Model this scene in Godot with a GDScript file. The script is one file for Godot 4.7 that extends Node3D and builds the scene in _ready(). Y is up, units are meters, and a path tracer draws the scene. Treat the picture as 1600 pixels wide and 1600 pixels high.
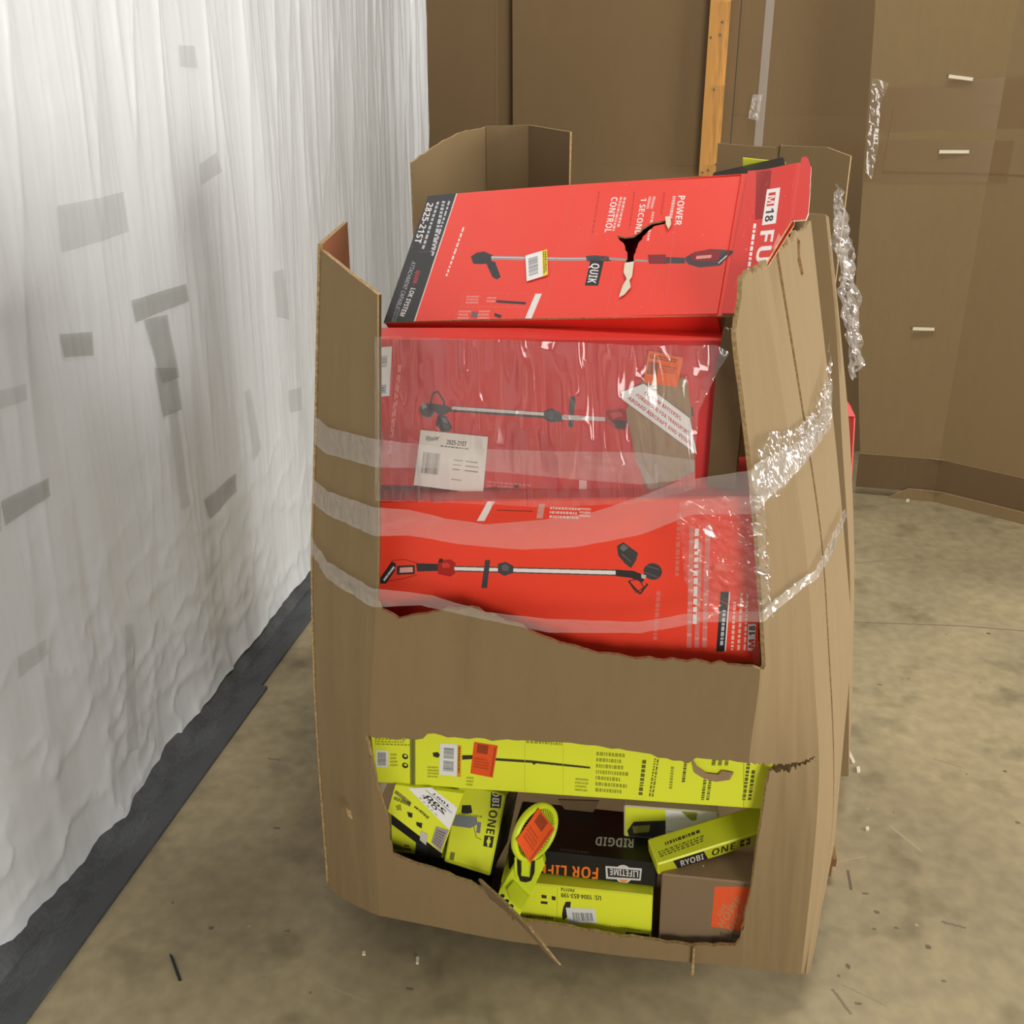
extends Node3D
# A torn bulk carton of power-tool boxes in the corner of a warehouse. All lengths in metres, y up.

var folds := []
var tang := []
var fonts := {}
var masks := {}
var n_board: FastNoiseLite
var n_wall := []
var M := {}

func V2(x: float, y: float) -> Vector2: return Vector2(x, y)
func V3(x: float, y: float, z: float) -> Vector3: return Vector3(x, y, z)

# ------------------------------------------------------------------ meshes
class Mb:
	var st := {}
	func get_st(m) -> SurfaceTool:
		if not st.has(m):
			var s := SurfaceTool.new()
			s.begin(Mesh.PRIMITIVE_TRIANGLES)
			s.set_material(m)
			st[m] = s
		return st[m]
	func tri(m, p: Array, n: Array, uv: Array) -> void:
		var s := get_st(m)
		var c: Vector3 = (p[1] - p[0]).cross(p[2] - p[0])
		var o := [0, 1, 2]
		if c.dot(n[0] + n[1] + n[2]) > 0.0:
			o = [0, 2, 1]
		for i in o:
			s.set_normal(n[i])
			s.set_uv(uv[i])
			s.add_vertex(p[i])
	func quad(m, a: Vector3, b: Vector3, c: Vector3, d: Vector3, n: Vector3, uv := [Vector2(0, 0), Vector2(1, 0), Vector2(1, 1), Vector2(0, 1)]) -> void:
		tri(m, [a, b, c], [n, n, n], [uv[0], uv[1], uv[2]])
		tri(m, [a, c, d], [n, n, n], [uv[0], uv[2], uv[3]])
	func box(m, lo: Vector3, hi: Vector3, t := Transform3D()) -> void:
		var c := (lo + hi) / 2.0
		var h := (hi - lo) / 2.0
		for ax in 3:
			for sg in [-1.0, 1.0]:
				var n := Vector3.ZERO
				n[ax] = sg
				var u := Vector3.ZERO
				u[(ax + 1) % 3] = h[(ax + 1) % 3]
				var v := Vector3.ZERO
				v[(ax + 2) % 3] = h[(ax + 2) % 3]
				var o := c + n * h
				quad(m, t * (o - u - v), t * (o + u - v), t * (o + u + v), t * (o - u + v), t.basis * n)
	func mesh() -> ArrayMesh:
		var out := ArrayMesh.new()
		for m in st:
			st[m].commit(out)
		return out

func obj(called: String, mesh: Mesh, parent: Node = self) -> MeshInstance3D:
	var o := MeshInstance3D.new()
	o.name = called
	o.mesh = mesh
	parent.add_child(o, true)
	return o

func tag(o: Node, label: String, category: String, group := "") -> Node:
	o.set_meta("label", label)
	o.set_meta("category", category)
	if group:
		o.set_meta("group", group)
	return o

func struct(called: String, mesh: Mesh, parent: Node = self) -> MeshInstance3D:
	var o := obj(called, mesh, parent)
	o.set_meta("kind", "structure")
	return o

func thing(called: String, label: String, category: String, at := Vector3.ZERO, rot := Vector3.ZERO, group := "") -> Node3D:
	var o := Node3D.new()
	o.name = called
	add_child(o, true)
	o.position = at
	o.rotation_degrees = rot
	tag(o, label, category, group)
	return o

# a bevelled carton; mats: front, side, and optionally top / right / bottom. skip_front leaves the front open.
func carton_mesh(size: Vector3, mats: Dictionary, bev := 0.003, skip_front := false) -> ArrayMesh:
	var b := Mb.new()
	var h := size / 2.0
	var i := h - Vector3.ONE * bev
	var side = mats.side
	var names := {"0+": "right", "0-": "left", "1+": "top", "1-": "bottom", "2+": "front", "2-": "back"}
	for ax in 3:
		for sg in [-1.0, 1.0]:
			var key: String = names[str(ax) + ("+" if sg > 0 else "-")]
			if key == "front" and skip_front:
				continue
			var m = mats.get(key, side)
			var n := Vector3.ZERO
			n[ax] = sg
			var u: Vector3
			var v: Vector3
			if ax == 2:
				u = Vector3(sg, 0, 0)
				v = Vector3(0, -1, 0)
			elif ax == 1:
				u = Vector3(1, 0, 0)
				v = Vector3(0, 0, sg)
			else:
				u = Vector3(0, 0, -sg)
				v = Vector3(0, -1, 0)
			var o := n * h
			var uu := u * i
			var vv := v * i
			var e := Vector2(bev / size.dot(u.abs()), bev / size.dot(v.abs()))
			b.quad(m, o - uu - vv, o + uu - vv, o + uu + vv, o - uu + vv, n, [e, Vector2(1 - e.x, e.y), Vector2.ONE - e, Vector2(e.x, 1 - e.y)])
	for ax in 3:
		var p := (ax + 1) % 3
		var q := (ax + 2) % 3
		for sp in [-1.0, 1.0]:
			for sq in [-1.0, 1.0]:
				var a := Vector3.ZERO
				a[p] = sp * h[p]
				a[q] = sq * i[q]
				var c := Vector3.ZERO
				c[p] = sp * i[p]
				c[q] = sq * h[q]
				var l := Vector3.ZERO
				l[ax] = i[ax]
				var n := Vector3.ZERO
				n[p] = sp
				n[q] = sq
				b.quad(side, a - l, a + l, c + l, c - l, n.normalized(), [Vector2(.5, .01), Vector2(.51, .01), Vector2(.51, .02), Vector2(.5, .02)])
	for sx in [-1.0, 1.0]:
		for sy in [-1.0, 1.0]:
			for sz in [-1.0, 1.0]:
				var s := Vector3(sx, sy, sz)
				var n := s.normalized()
				b.tri(side, [s * Vector3(h.x, i.y, i.z), s * Vector3(i.x, h.y, i.z), s * Vector3(i.x, i.y, h.z)], [n, n, n], [Vector2(.5, .01), Vector2(.51, .01), Vector2(.5, .02)])
	return b.mesh()

func carton(called: String, label: String, at: Vector3, rot: Vector3, size: Vector3, mats: Dictionary, group := "", bev := 0.003, open := false) -> Node3D:
	var t := thing(called, label, "box", at, rot, group)
	t.set_meta("dims", size)
	obj("body", carton_mesh(size, mats, bev, open), t)
	return t

# a thin sticker on the front face of a carton, outline in face coordinates (0..1, y down)
func sticker(t: Node3D, called: String, uv: Array, mat, label := "", off := 0.0006, th := 0.0005) -> MeshInstance3D:
	var s: Vector3 = t.get_meta("dims")
	var b := Mb.new()
	var a := []
	for p in uv:
		a.append(Vector3((p.x - 0.5) * s.x, (0.5 - p.y) * s.y, s.z / 2 + off))
	plate(b, mat, a, th)
	var o := obj(called, b.mesh(), t)
	if label:
		o.set_meta("label", label)
	return o

# a flat polygon plate facing +z with four-corner UVs when it has four corners
func plate(b: Mb, mat, a: Array, th: float) -> void:
	var flat := PackedVector2Array()
	var lo := Vector2(1e9, 1e9)
	var hi := -lo
	for p in a:
		flat.append(Vector2(p.x, p.y))
		lo = lo.min(Vector2(p.x, p.y))
		hi = hi.max(Vector2(p.x, p.y))
	var q := [Vector2(0, 0), Vector2(1, 0), Vector2(1, 1), Vector2(0, 1)]
	if a.size() == 4:
		# finely divided so that the print follows the four corners
		for i in 4:
			for j in 4:
				var c := []
				var uu := []
				for k in q:
					var u: Vector2 = (Vector2(i, j) + k) / 4.0
					uu.append(u)
					c.append(a[0].lerp(a[1], u.x).lerp(a[3].lerp(a[2], u.x), u.y))
				b.quad(mat, c[0], c[1], c[2], c[3], Vector3.BACK, uu)
	else:
		var ix := Geometry2D.triangulate_polygon(flat)
		for i in range(0, ix.size(), 3):
			var p := [a[ix[i]], a[ix[i + 1]], a[ix[i + 2]]]
			var uv := []
			for k in p:
				uv.append((Vector2(k.x, k.y) - lo) / (hi - lo) * Vector2(1, -1) + Vector2(0, 1))
			b.tri(mat, p, [Vector3.BACK, Vector3.BACK, Vector3.BACK], uv)
	var cen := Vector3.ZERO
	for p in a:
		cen += p / a.size()
	for i in a.size():
		var p: Vector3 = a[i]
		var r: Vector3 = a[(i + 1) % a.size()]
		var n := (r - p).cross(Vector3.BACK).normalized()
		if n.dot((p + r) / 2 - cen) < 0:
			n = -n
		b.quad(mat, p, r, r - Vector3(0, 0, th), p - Vector3(0, 0, th), n, [Vector2(.02, .02), Vector2(.03, .02), Vector2(.03, .03), Vector2(.02, .03)])

# a sheet: polygon in (u, v) laid on the surface f, thickness th behind it
func sheet(poly: Array, holes: Array, f: Callable, th: float, cell: Vector2, front, edge = null, back = null, uvs := Vector2(1, 1), uvo := Vector2.ZERO) -> ArrayMesh:
	edge = edge if edge else front
	back = back if back else front
	var b := Mb.new()
	var pg := PackedVector2Array(poly)
	var lo := pg[0]
	var hi := pg[0]
	for p in pg:
		lo = lo.min(p)
		hi = hi.max(p)
	var cache := {}
	for i in range(floori(lo.x / cell.x - 1e-4), ceili(hi.x / cell.x + 1e-4)):
		for j in range(floori(lo.y / cell.y), ceili(hi.y / cell.y)):
			var c0 := Vector2(i, j) * cell
			var rect := PackedVector2Array([c0, c0 + Vector2(cell.x, 0), c0 + cell, c0 + Vector2(0, cell.y)])
			var mid := c0 + cell / 2
			var pieces := Geometry2D.intersect_polygons(pg, rect)
			for hole in holes:
				var next: Array[PackedVector2Array] = []
				for pc in pieces:
					for r in Geometry2D.clip_polygons(pc, PackedVector2Array(hole)):
						if not Geometry2D.is_polygon_clockwise(r):
							next.append(r)
				pieces = next
			for pc in pieces:
				var ix := Geometry2D.triangulate_polygon(pc)
				var pos := []
				var nor := []
				for p in pc:
					var d: Vector2 = p + (mid - p) * 0.04
					var s := Vector2(cell.x, cell.y) * 0.02
					var n: Vector3 = (f.call(d.x + s.x, d.y) - f.call(d.x - s.x, d.y)).cross(f.call(d.x, d.y + s.y) - f.call(d.x, d.y - s.y)).normalized()
					pos.append(f.call(p.x, p.y))
					nor.append(n)
				for k in range(0, ix.size(), 3):
					var t := [ix[k], ix[k + 1], ix[k + 2]]
					var uv := []
					for m in t:
						uv.append((pc[m] - uvo) * uvs)
					b.tri(front, [pos[t[0]], pos[t[1]], pos[t[2]]], [nor[t[0]], nor[t[1]], nor[t[2]]], uv)
					if th > 0:
						var bp := []
						var bn := []
						for m in t:
							bp.append(pos[m] - nor[m] * th)
							bn.append(-nor[m])
						b.tri(back, bp, bn, uv)
	if th > 0:
		var loops := [poly]
		loops.append_array(holes)
		for loop in loops:
			for i in loop.size():
				var p: Vector2 = loop[i]
				var q: Vector2 = loop[(i + 1) % loop.size()]
				var n_seg := maxi(1, ceili(maxf(absf(q.x - p.x) / cell.x, absf(q.y - p.y) / cell.y) * 1.5))
				for k in n_seg:
					var a := p.lerp(q, float(k) / n_seg)
					var c := p.lerp(q, float(k + 1) / n_seg)
					var pa: Vector3 = f.call(a.x, a.y)
					var pc: Vector3 = f.call(c.x, c.y)
					var md := (a + c) / 2
					var s := cell * 0.03
					var n: Vector3 = (f.call(md.x + s.x, md.y) - f.call(md.x - s.x, md.y)).cross(f.call(md.x, md.y + s.y) - f.call(md.x, md.y - s.y)).normalized()
					var side := (pc - pa).cross(n).normalized()
					b.quad(edge, pa, pc, pc - n * th, pa - n * th, side)
	return b.mesh()

# points of a torn edge: subdivided and jittered
func rag(pts: Array, step: float, amp: float, sd: int) -> Array:
	var r := RandomNumberGenerator.new()
	r.seed = sd
	var out := []
	for i in pts.size() - 1:
		var p: Vector2 = pts[i]
		var q: Vector2 = pts[i + 1]
		var n := maxi(1, roundi(p.distance_to(q) / step))
		var d := (q - p).orthogonal().normalized()
		for k in n:
			out.append(p.lerp(q, float(k) / n) + (d * r.randf_range(-amp, amp) if k > 0 else Vector2.ZERO))
	out.append(pts[-1])
	return out

# ------------------------------------------------------------------ the carton's wall: fold lines joined by panels
func setup_folds() -> void:
	folds = [
	[V3(0.09, -0.66, -2.2), V3(0.8, -0.685, -2.2), V3(1.5, -0.69, -2.2)],
	[V3(0.0878, -0.685, -1.62), V3(0.5085, -0.682, -1.63), V3(0.8339, -0.6693, -1.64), V3(1.0893, -0.6449, -1.645), V3(1.4389, -0.608, -1.64)],
	[V3(0.1012, -0.5575, -1.565), V3(0.5429, -0.5504, -1.56), V3(0.8479, -0.5213, -1.56), V3(1.0342, -0.5091, -1.56), V3(1.3847, -0.4904, -1.56)],
	[V3(0.0876, 0.1852, -1.56), V3(0.5681, 0.155, -1.56), V3(0.7803, 0.1555, -1.56), V3(1.0763, 0.1103, -1.565), V3(1.3414, 0.0683, -1.58), V3(1.4556, 0.0644, -1.585)],
	[V3(0.0848, 0.2988, -1.57), V3(0.3594, 0.2951, -1.6), V3(0.5266, 0.2883, -1.63), V3(0.6715, 0.268, -1.66), V3(0.9536, 0.2209, -1.68), V3(1.1242, 0.1802, -1.69), V3(1.4402, 0.1003, -1.69)],
	[V3(0.076, 0.3176, -1.58), V3(0.297, 0.3399, -1.68), V3(0.4508, 0.3342, -1.74), V3(0.7016, 0.3002, -1.8), V3(0.8893, 0.2697, -1.83), V3(1.0715, 0.2269, -1.85), V3(1.4148, 0.1374, -1.86)],
	[V3(0.0785, 0.3986, -1.93), V3(0.266, 0.4092, -2.05), V3(0.5404, 0.4009, -2.1), V3(0.7648, 0.3619, -2.12), V3(1.0103, 0.3133, -2.14), V3(1.223, 0.2664, -2.15), V3(1.4401, 0.2183, -2.15)],
	[V3(0.3985, 0.4264, -2.2), V3(0.6506, 0.3965, -2.2), V3(0.9918, 0.3368, -2.2), V3(1.213, 0.2996, -2.2), V3(1.4359, 0.2531, -2.2)],
	[V3(0.2219, 0.4928, -2.5), V3(0.5085, 0.4617, -2.5), V3(0.8569, 0.4087, -2.5), V3(1.121, 0.3553, -2.5), V3(1.4071, 0.2924, -2.5)]]
	for fl in folds:
		var t := []
		for a in fl.size():
			var l: Vector3 = fl[maxi(a - 1, 0)]
			var h: Vector3 = fl[mini(a + 1, fl.size() - 1)]
			t.append(Vector2(h.y - l.y, h.z - l.z) / (h.x - l.x))
		tang.append(t)

func fold_at(i: int, y: float) -> Vector2:
	var k: Array = folds[i]
	var n := k.size()
	if y <= k[0].x:
		return Vector2(k[0].y, k[0].z) + tang[i][0] * (y - k[0].x)
	if y >= k[n - 1].x:
		return Vector2(k[n - 1].y, k[n - 1].z) + tang[i][n - 1] * (y - k[n - 1].x)
	var j := 0
	while y > k[j + 1].x:
		j += 1
	var h: float = k[j + 1].x - k[j].x
	var t: float = (y - k[j].x) / h
	var t2 := t * t
	var t3 := t2 * t
	return Vector2(k[j].y, k[j].z) * (2 * t3 - 3 * t2 + 1) + tang[i][j] * ((t3 - 2 * t2 + t) * h) + Vector2(k[j + 1].y, k[j + 1].z) * (3 * t2 - 2 * t3) + tang[i][j + 1] * ((t3 - t2) * h)

func gl(s: float, y: float) -> Vector3:
	var i := clampi(floori(s), 0, 5)
	var p := fold_at(i, y).lerp(fold_at(i + 1, y), s - i)
	return Vector3(p.x, y, p.y)

func board(s: float, y: float) -> Vector3:   # the board itself, with slight waves and one crease down the front
	var p := gl(s, y)
	var w := n_board.get_noise_2d(s * 30, y * 22) * 0.003
	if s > 2.0 and s < 3.0:
		w -= 0.005 * exp(-pow((s - 2.245) / 0.014, 2)) * smoothstep(0.55, 0.7, y)
	return p + Vector3(0, 0, w)

func over(s: float, y: float, off: float) -> Vector3:
	var p := gl(s, y)
	var q := gl(s + 0.01, y) - gl(s - 0.01, y)
	return p + Vector3(-q.z, 0, q.x).normalized() * off

# ------------------------------------------------------------------ pictures printed on things
func mask(words: String, bold := true) -> Dictionary:
	var key := words + str(bold)
	if masks.has(key):
		return masks[key]
	if not fonts.has(bold):
		var fo := SystemFont.new()
		fo.font_names = PackedStringArray(["Droid Sans"])
		fo.font_weight = 700 if bold else 400
		fonts[bold] = fo
	var ts := TextServerManager.get_primary_interface()
	var size := 56
	var sh := ts.create_shaped_text()
	ts.shaped_text_add_string(sh, words, fonts[bold].get_rids(), size)
	var w := ceili(ts.shaped_text_get_size(sh).x) + 2
	var h := int(size * 1.25)
	var data := PackedByteArray()
	data.resize(w * h)
	var x := 0.0
	for g in ts.shaped_text_get_glyphs(sh):
		var k := Vector2i(size, 0)
		ts.font_render_glyph(g.font_rid, k, g.index)
		var ti := ts.font_get_glyph_texture_idx(g.font_rid, k, g.index)
		if ti >= 0:
			var uv := ts.font_get_glyph_uv_rect(g.font_rid, k, g.index)
			var off := ts.font_get_glyph_offset(g.font_rid, k, g.index)
			var im := ts.font_get_texture_image(g.font_rid, k, ti)
			for yy in int(uv.size.y):
				for xx in int(uv.size.x):
					var tx := int(x + off.x) + xx
					var ty := size + int(off.y) + yy
					if tx >= 0 and tx < w and ty >= 0 and ty < h:
						var a := im.get_pixel(int(uv.position.x) + xx, int(uv.position.y) + yy).a
						data[ty * w + tx] = maxi(data[ty * w + tx], int(a * 255))
		x += g.advance
	ts.free_rid(sh)
	masks[key] = {"w": w, "h": h, "base": size, "cap": size * 0.72, "data": data}
	return masks[key]

class Pic:
	var img: Image
	var w: int
	var h: int
	var rng := RandomNumberGenerator.new()
	func _init(w_: int, h_: int, c: Color) -> void:
		w = w_
		h = h_
		img = Image.create(w, h, false, Image.FORMAT_RGB8)
		img.fill(c)
		rng.seed = w * 31 + h
	func poly(a: Array, c: Color) -> void:
		var p := []
		var y0 := 1e9
		var y1 := -1e9
		for v in a:
			var q := Vector2(v.x * w, v.y * h)
			p.append(q)
			y0 = minf(y0, q.y)
			y1 = maxf(y1, q.y)
		for y in range(maxi(0, floori(y0)), mini(h, ceili(y1) + 1)):
			var xs := []
			for i in p.size():
				var s: Vector2 = p[i]
				var e: Vector2 = p[(i + 1) % p.size()]
				if (s.y <= y + 0.5) != (e.y <= y + 0.5):
					xs.append(s.x + (y + 0.5 - s.y) / (e.y - s.y) * (e.x - s.x))
			xs.sort()
			for i in range(0, xs.size() - 1, 2):
				var a0 := roundi(xs[i])
				img.fill_rect(Rect2i(a0, y, maxi(1, roundi(xs[i + 1]) - a0), 1), c)
	func line(p: Vector2, q: Vector2, t: float, c: Color) -> void:   # t in pixels of the picture
		var s := Vector2(w, h)
		var d := ((q - p) * s).orthogonal().normalized() * t / 2 / s
		poly([p + d, q + d, q - d, p - d], c)
	func path(a: Array, t: float, c: Color) -> void:
		for i in a.size() - 1:
			line(a[i], a[i + 1], t, c)
	func ell(c: Vector2, rx: float, ry: float, col: Color) -> void:
		var a := []
		for i in 28:
			a.append(c + Vector2(cos(TAU * i / 28) * rx, sin(TAU * i / 28) * ry))
		poly(a, col)
	func text(m: Dictionary, k: Array, c: Color) -> void:   # k: baseline start, baseline end, cap height at the start
		var s := Vector2(w, h)
		var o: Vector2 = k[0] * s
		var u: Vector2 = k[1] * s - o
		var v: Vector2 = k[2] * s - o
		var det := u.x * v.y - u.y * v.x
		if absf(det) < 1e-6:
			return
		var lo := o
		var hi := o
		for q in [o + u, o + v * 1.15, o + u + v * 1.15, o - v * 0.35, o + u - v * 0.35]:
			lo = lo.min(q)
			hi = hi.max(q)
		for y in range(maxi(0, floori(lo.y)), mini(h, ceili(hi.y) + 1)):
			for x in range(maxi(0, floori(lo.x)), mini(w, ceili(hi.x) + 1)):
				var d := Vector2(x + 0.5, y + 0.5) - o
				var a := (d.x * v.y - d.y * v.x) / det
				var b := (u.x * d.y - u.y * d.x) / det
				var tx := int(a * m.w)
				var ty := int(m.base - b * m.cap)
				if tx >= 0 and tx < m.w and ty >= 0 and ty < m.h:
					var al: float = m.data[ty * m.w + tx] / 255.0
					if al > 0.02:
						img.set_pixel(x, y, img.get_pixel(x, y).lerp(c, al))
	func greek(k: Array, rows: int, c: Color) -> void:   # print too small to read: rows of short dashes between o-e, stacked towards t
		var s := Vector2(w, h)
		var o: Vector2 = k[0]
		var u: Vector2 = k[1] - o
		var v: Vector2 = k[2] - o
		for r in rows:
			var x := 0.0
			var end := rng.randf_range(0.75, 1.0)
			while x < end:
				var l := rng.randf_range(0.03, 0.1)
				var f := (r + 0.15) / rows
				var g := (r + 0.75) / rows
				poly([o + u * x + v * f, o + u * minf(x + l, 1) + v * f, o + u * minf(x + l, 1) + v * g, o + u * x + v * g], c)
				x += l + 0.025
	func bars(k: Array, c: Color) -> void:   # a bar code
		var o: Vector2 = k[0]
		var u: Vector2 = k[1] - o
		var v: Vector2 = k[2] - o
		var x := 0.0
		while x < 1.0:
			var l := rng.randf_range(0.012, 0.045)
			poly([o + u * x, o + u * minf(1, x + l), o + u * minf(1, x + l) + v, o + u * x + v], c)
			x += l + rng.randf_range(0.012, 0.04)
	func speckle(n: int, c: Color, r: float) -> void:
		for i in n:
			var p := Vector2(rng.randf(), rng.randf())
			ell(p, rng.randf_range(0.2, 1) * r / w, rng.randf_range(0.2, 1) * r / h, c)
	func scuffs(n: int, c: Color) -> void:
		for i in n:
			var p := Vector2(rng.randf(), rng.randf())
			line(p, p + Vector2(rng.randf_range(-.04, .04), rng.randf_range(-.06, .06)), rng.randf_range(1, 2.2), c)
	func tex() -> ImageTexture:
		img.generate_mipmaps()
		return ImageTexture.create_from_image(img)

func C(r: int, g: int, b: int) -> Color: return Color(r / 255.0, g / 255.0, b / 255.0)

func mat(c: Color, rough := 0.8, tex: Texture2D = null, spec := 0.5) -> StandardMaterial3D:
	var m := StandardMaterial3D.new()
	m.albedo_color = c
	m.roughness = rough
	m.metallic_specular = spec
	if tex:
		m.albedo_texture = tex
		m.albedo_color = Color.WHITE
	return m

func noise(freq: float, sd: int, type := FastNoiseLite.TYPE_SIMPLEX_SMOOTH, oct := 3) -> FastNoiseLite:
	var n := FastNoiseLite.new()
	n.noise_type = type
	n.frequency = freq
	n.seed = sd
	n.fractal_octaves = oct
	return n

# a small tile: base colour stirred by two noises; stretch > 1 gives streaks along v
func tile(px: int, c: Color, amp: float, freq: float, sd: int, stretch := 1.0) -> ImageTexture:
	var a := noise(freq, sd)
	var g := noise(freq * 7.0, sd + 1)
	var im := Image.create(px, px, false, Image.FORMAT_RGB8)
	for y in px:
		for x in px:
			var fx := minf(1.0, minf(x, px - x) / (px * 0.12))
			var v := (a.get_noise_2d(x, y / stretch) * 0.6 + g.get_noise_2d(x, y / stretch) * 0.5) * amp * fx
			im.set_pixel(x, y, Color(clampf(c.r * (1 + v), 0, 1), clampf(c.g * (1 + v), 0, 1), clampf(c.b * (1 + v), 0, 1)))
	im.generate_mipmaps()
	return ImageTexture.create_from_image(im)

func tri_mat(t: Texture2D, scale: float, rough: float) -> StandardMaterial3D:
	var m := mat(Color.WHITE, rough, t)
	m.uv1_triplanar = true
	m.uv1_world_triplanar = true
	m.uv1_scale = Vector3.ONE * scale
	return m

# ------------------------------------------------------------------ camera, light
func lamp(called: String, label: String, at: Vector3, size: Vector2, energy: float) -> void:
	var t := thing(called, label, "lamp", at, Vector3.ZERO, "ceiling lamps of the hall")
	var b := Mb.new()
	b.box(M.white_metal, Vector3(-size.x / 2 - .04, 0, -size.y / 2 - .04), Vector3(size.x / 2 + .04, .08, size.y / 2 + .04))
	obj("housing", b.mesh(), t)
	var d := Mb.new()
	d.box(M.glow, Vector3(-size.x / 2, -.01, -size.y / 2), Vector3(size.x / 2, 0, size.y / 2))
	obj("diffuser", d.mesh(), t)
	var l := AreaLight3D.new()
	l.name = "light"
	l.area_size = size
	l.light_energy = energy
	l.light_color = Color(1.0, 0.99, 0.97)
	l.area_range = 30
	l.shadow_enabled = true
	t.add_child(l, true)
	l.position = Vector3(0, -.02, 0)
	l.rotation_degrees = Vector3(-90, 0, 0)

# an invented glowing panel in a frame, added as a light source; it faces -z when turn is 0
func glow_panel(called: String, at: Vector3, size: Vector2, turn: float, energy: float) -> void:
	var t := Node3D.new()
	t.name = called
	add_child(t, true)
	t.set_meta("kind", "structure")
	t.position = at
	t.rotation_degrees.y = turn
	var b := Mb.new()
	var h := size / 2
	b.box(M.white_metal, Vector3(-h.x - .1, -h.y - .1, .02), Vector3(-h.x, h.y + .1, .14))
	b.box(M.white_metal, Vector3(h.x, -h.y - .1, .02), Vector3(h.x + .1, h.y + .1, .14))
	b.box(M.white_metal, Vector3(-h.x, h.y, .02), Vector3(h.x, h.y + .1, .14))
	b.box(M.white_metal, Vector3(-h.x, -h.y - .1, .02), Vector3(h.x, -h.y, .14))
	obj("panel_frame", b.mesh(), t)
	var d := Mb.new()
	d.box(M.glow, Vector3(-h.x, -h.y, .06), Vector3(h.x, h.y, .12))
	obj("glow_face", d.mesh(), t)
	var l := AreaLight3D.new()
	l.name = "light"
	l.area_size = size
	l.light_energy = energy
	l.light_color = Color(1.0, 0.99, 0.97)
	l.area_range = 30
	l.shadow_enabled = true
	t.add_child(l, true)
	l.position = Vector3(0, 0, .04)

func materials() -> void:
	var kraft := tile(512, C(132, 110, 75), .03, .006, 5, 5.0)
	M.kraft = tri_mat(kraft, 1.6, .85)
	M.kraft_shaded = tri_mat(tile(256, C(106, 84, 53), .03, .006, 15, 5.0), 1.6, .85)  # darker copy of the kraft: the partition's shade put into its colour
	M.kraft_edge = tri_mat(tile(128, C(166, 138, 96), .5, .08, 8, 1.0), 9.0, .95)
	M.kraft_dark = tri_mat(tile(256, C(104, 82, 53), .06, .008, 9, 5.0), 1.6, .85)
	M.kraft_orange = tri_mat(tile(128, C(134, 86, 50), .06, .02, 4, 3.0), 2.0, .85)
	M.wood = tri_mat(tile(256, C(172, 122, 56), .3, .012, 21, 9.0), 3.0, .7)
	M.wood_old = tri_mat(tile(256, C(150, 108, 60), .4, .012, 22, 9.0), 3.0, .8)
	M.white_metal = mat(C(220, 220, 218), .5)
	M.glow = mat(C(255, 250, 240), .5)
	M.glow.emission_enabled = true
	M.glow.emission = C(255, 247, 232)
	M.glow.emission_energy_multiplier = 1.0
	M.rubber = tri_mat(tile(256, C(72, 74, 76), .35, .02, 31, 2.0), 2.5, .6)
	M.plastic = mat(C(206, 209, 212), .42)
	M.plastic.clearcoat_enabled = true
	M.plastic.clearcoat = .6
	M.plastic.clearcoat_roughness = .22
	M.tape = mat(Color(.66, .66, .64, .2), .35)
	M.tape.transparency = BaseMaterial3D.TRANSPARENCY_ALPHA
	M.tape_grey = mat(Color(.58, .58, .55, .38), .35)
	M.tape_grey.transparency = BaseMaterial3D.TRANSPARENCY_ALPHA
	M.film = mat(Color(.95, .92, .92, .07), .12)
	M.film.transparency = BaseMaterial3D.TRANSPARENCY_ALPHA
	M.film_thick = mat(Color(.95, .93, .92, .17), .14)
	M.film_thick.transparency = BaseMaterial3D.TRANSPARENCY_ALPHA
	M.film_thin = mat(Color(.95, .95, .95, .05), .1)
	M.film_thin.transparency = BaseMaterial3D.TRANSPARENCY_ALPHA
	M.pack_tape = mat(Color(.58, .45, .3, .3), .3)
	M.pack_tape.transparency = BaseMaterial3D.TRANSPARENCY_ALPHA
	M.hall = mat(C(84, 82, 78), .9)
	M.red = mat(C(222, 50, 38), .42)
	M.red_dark = mat(C(120, 16, 12), .5)
	M.yellow = mat(C(222, 229, 50), .45)
	M.black = mat(C(26, 25, 26), .45)
	M.black_gloss = mat(C(22, 22, 24), .25)
	M.brown_carton = tri_mat(tile(128, C(150, 122, 92), .08, .02, 44, 3.0), 2.5, .8)
	M.orange = mat(C(236, 92, 20), .5)
	M.cream = mat(C(226, 214, 190), .6)
	M.lime = mat(C(206, 222, 40), .35)

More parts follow.
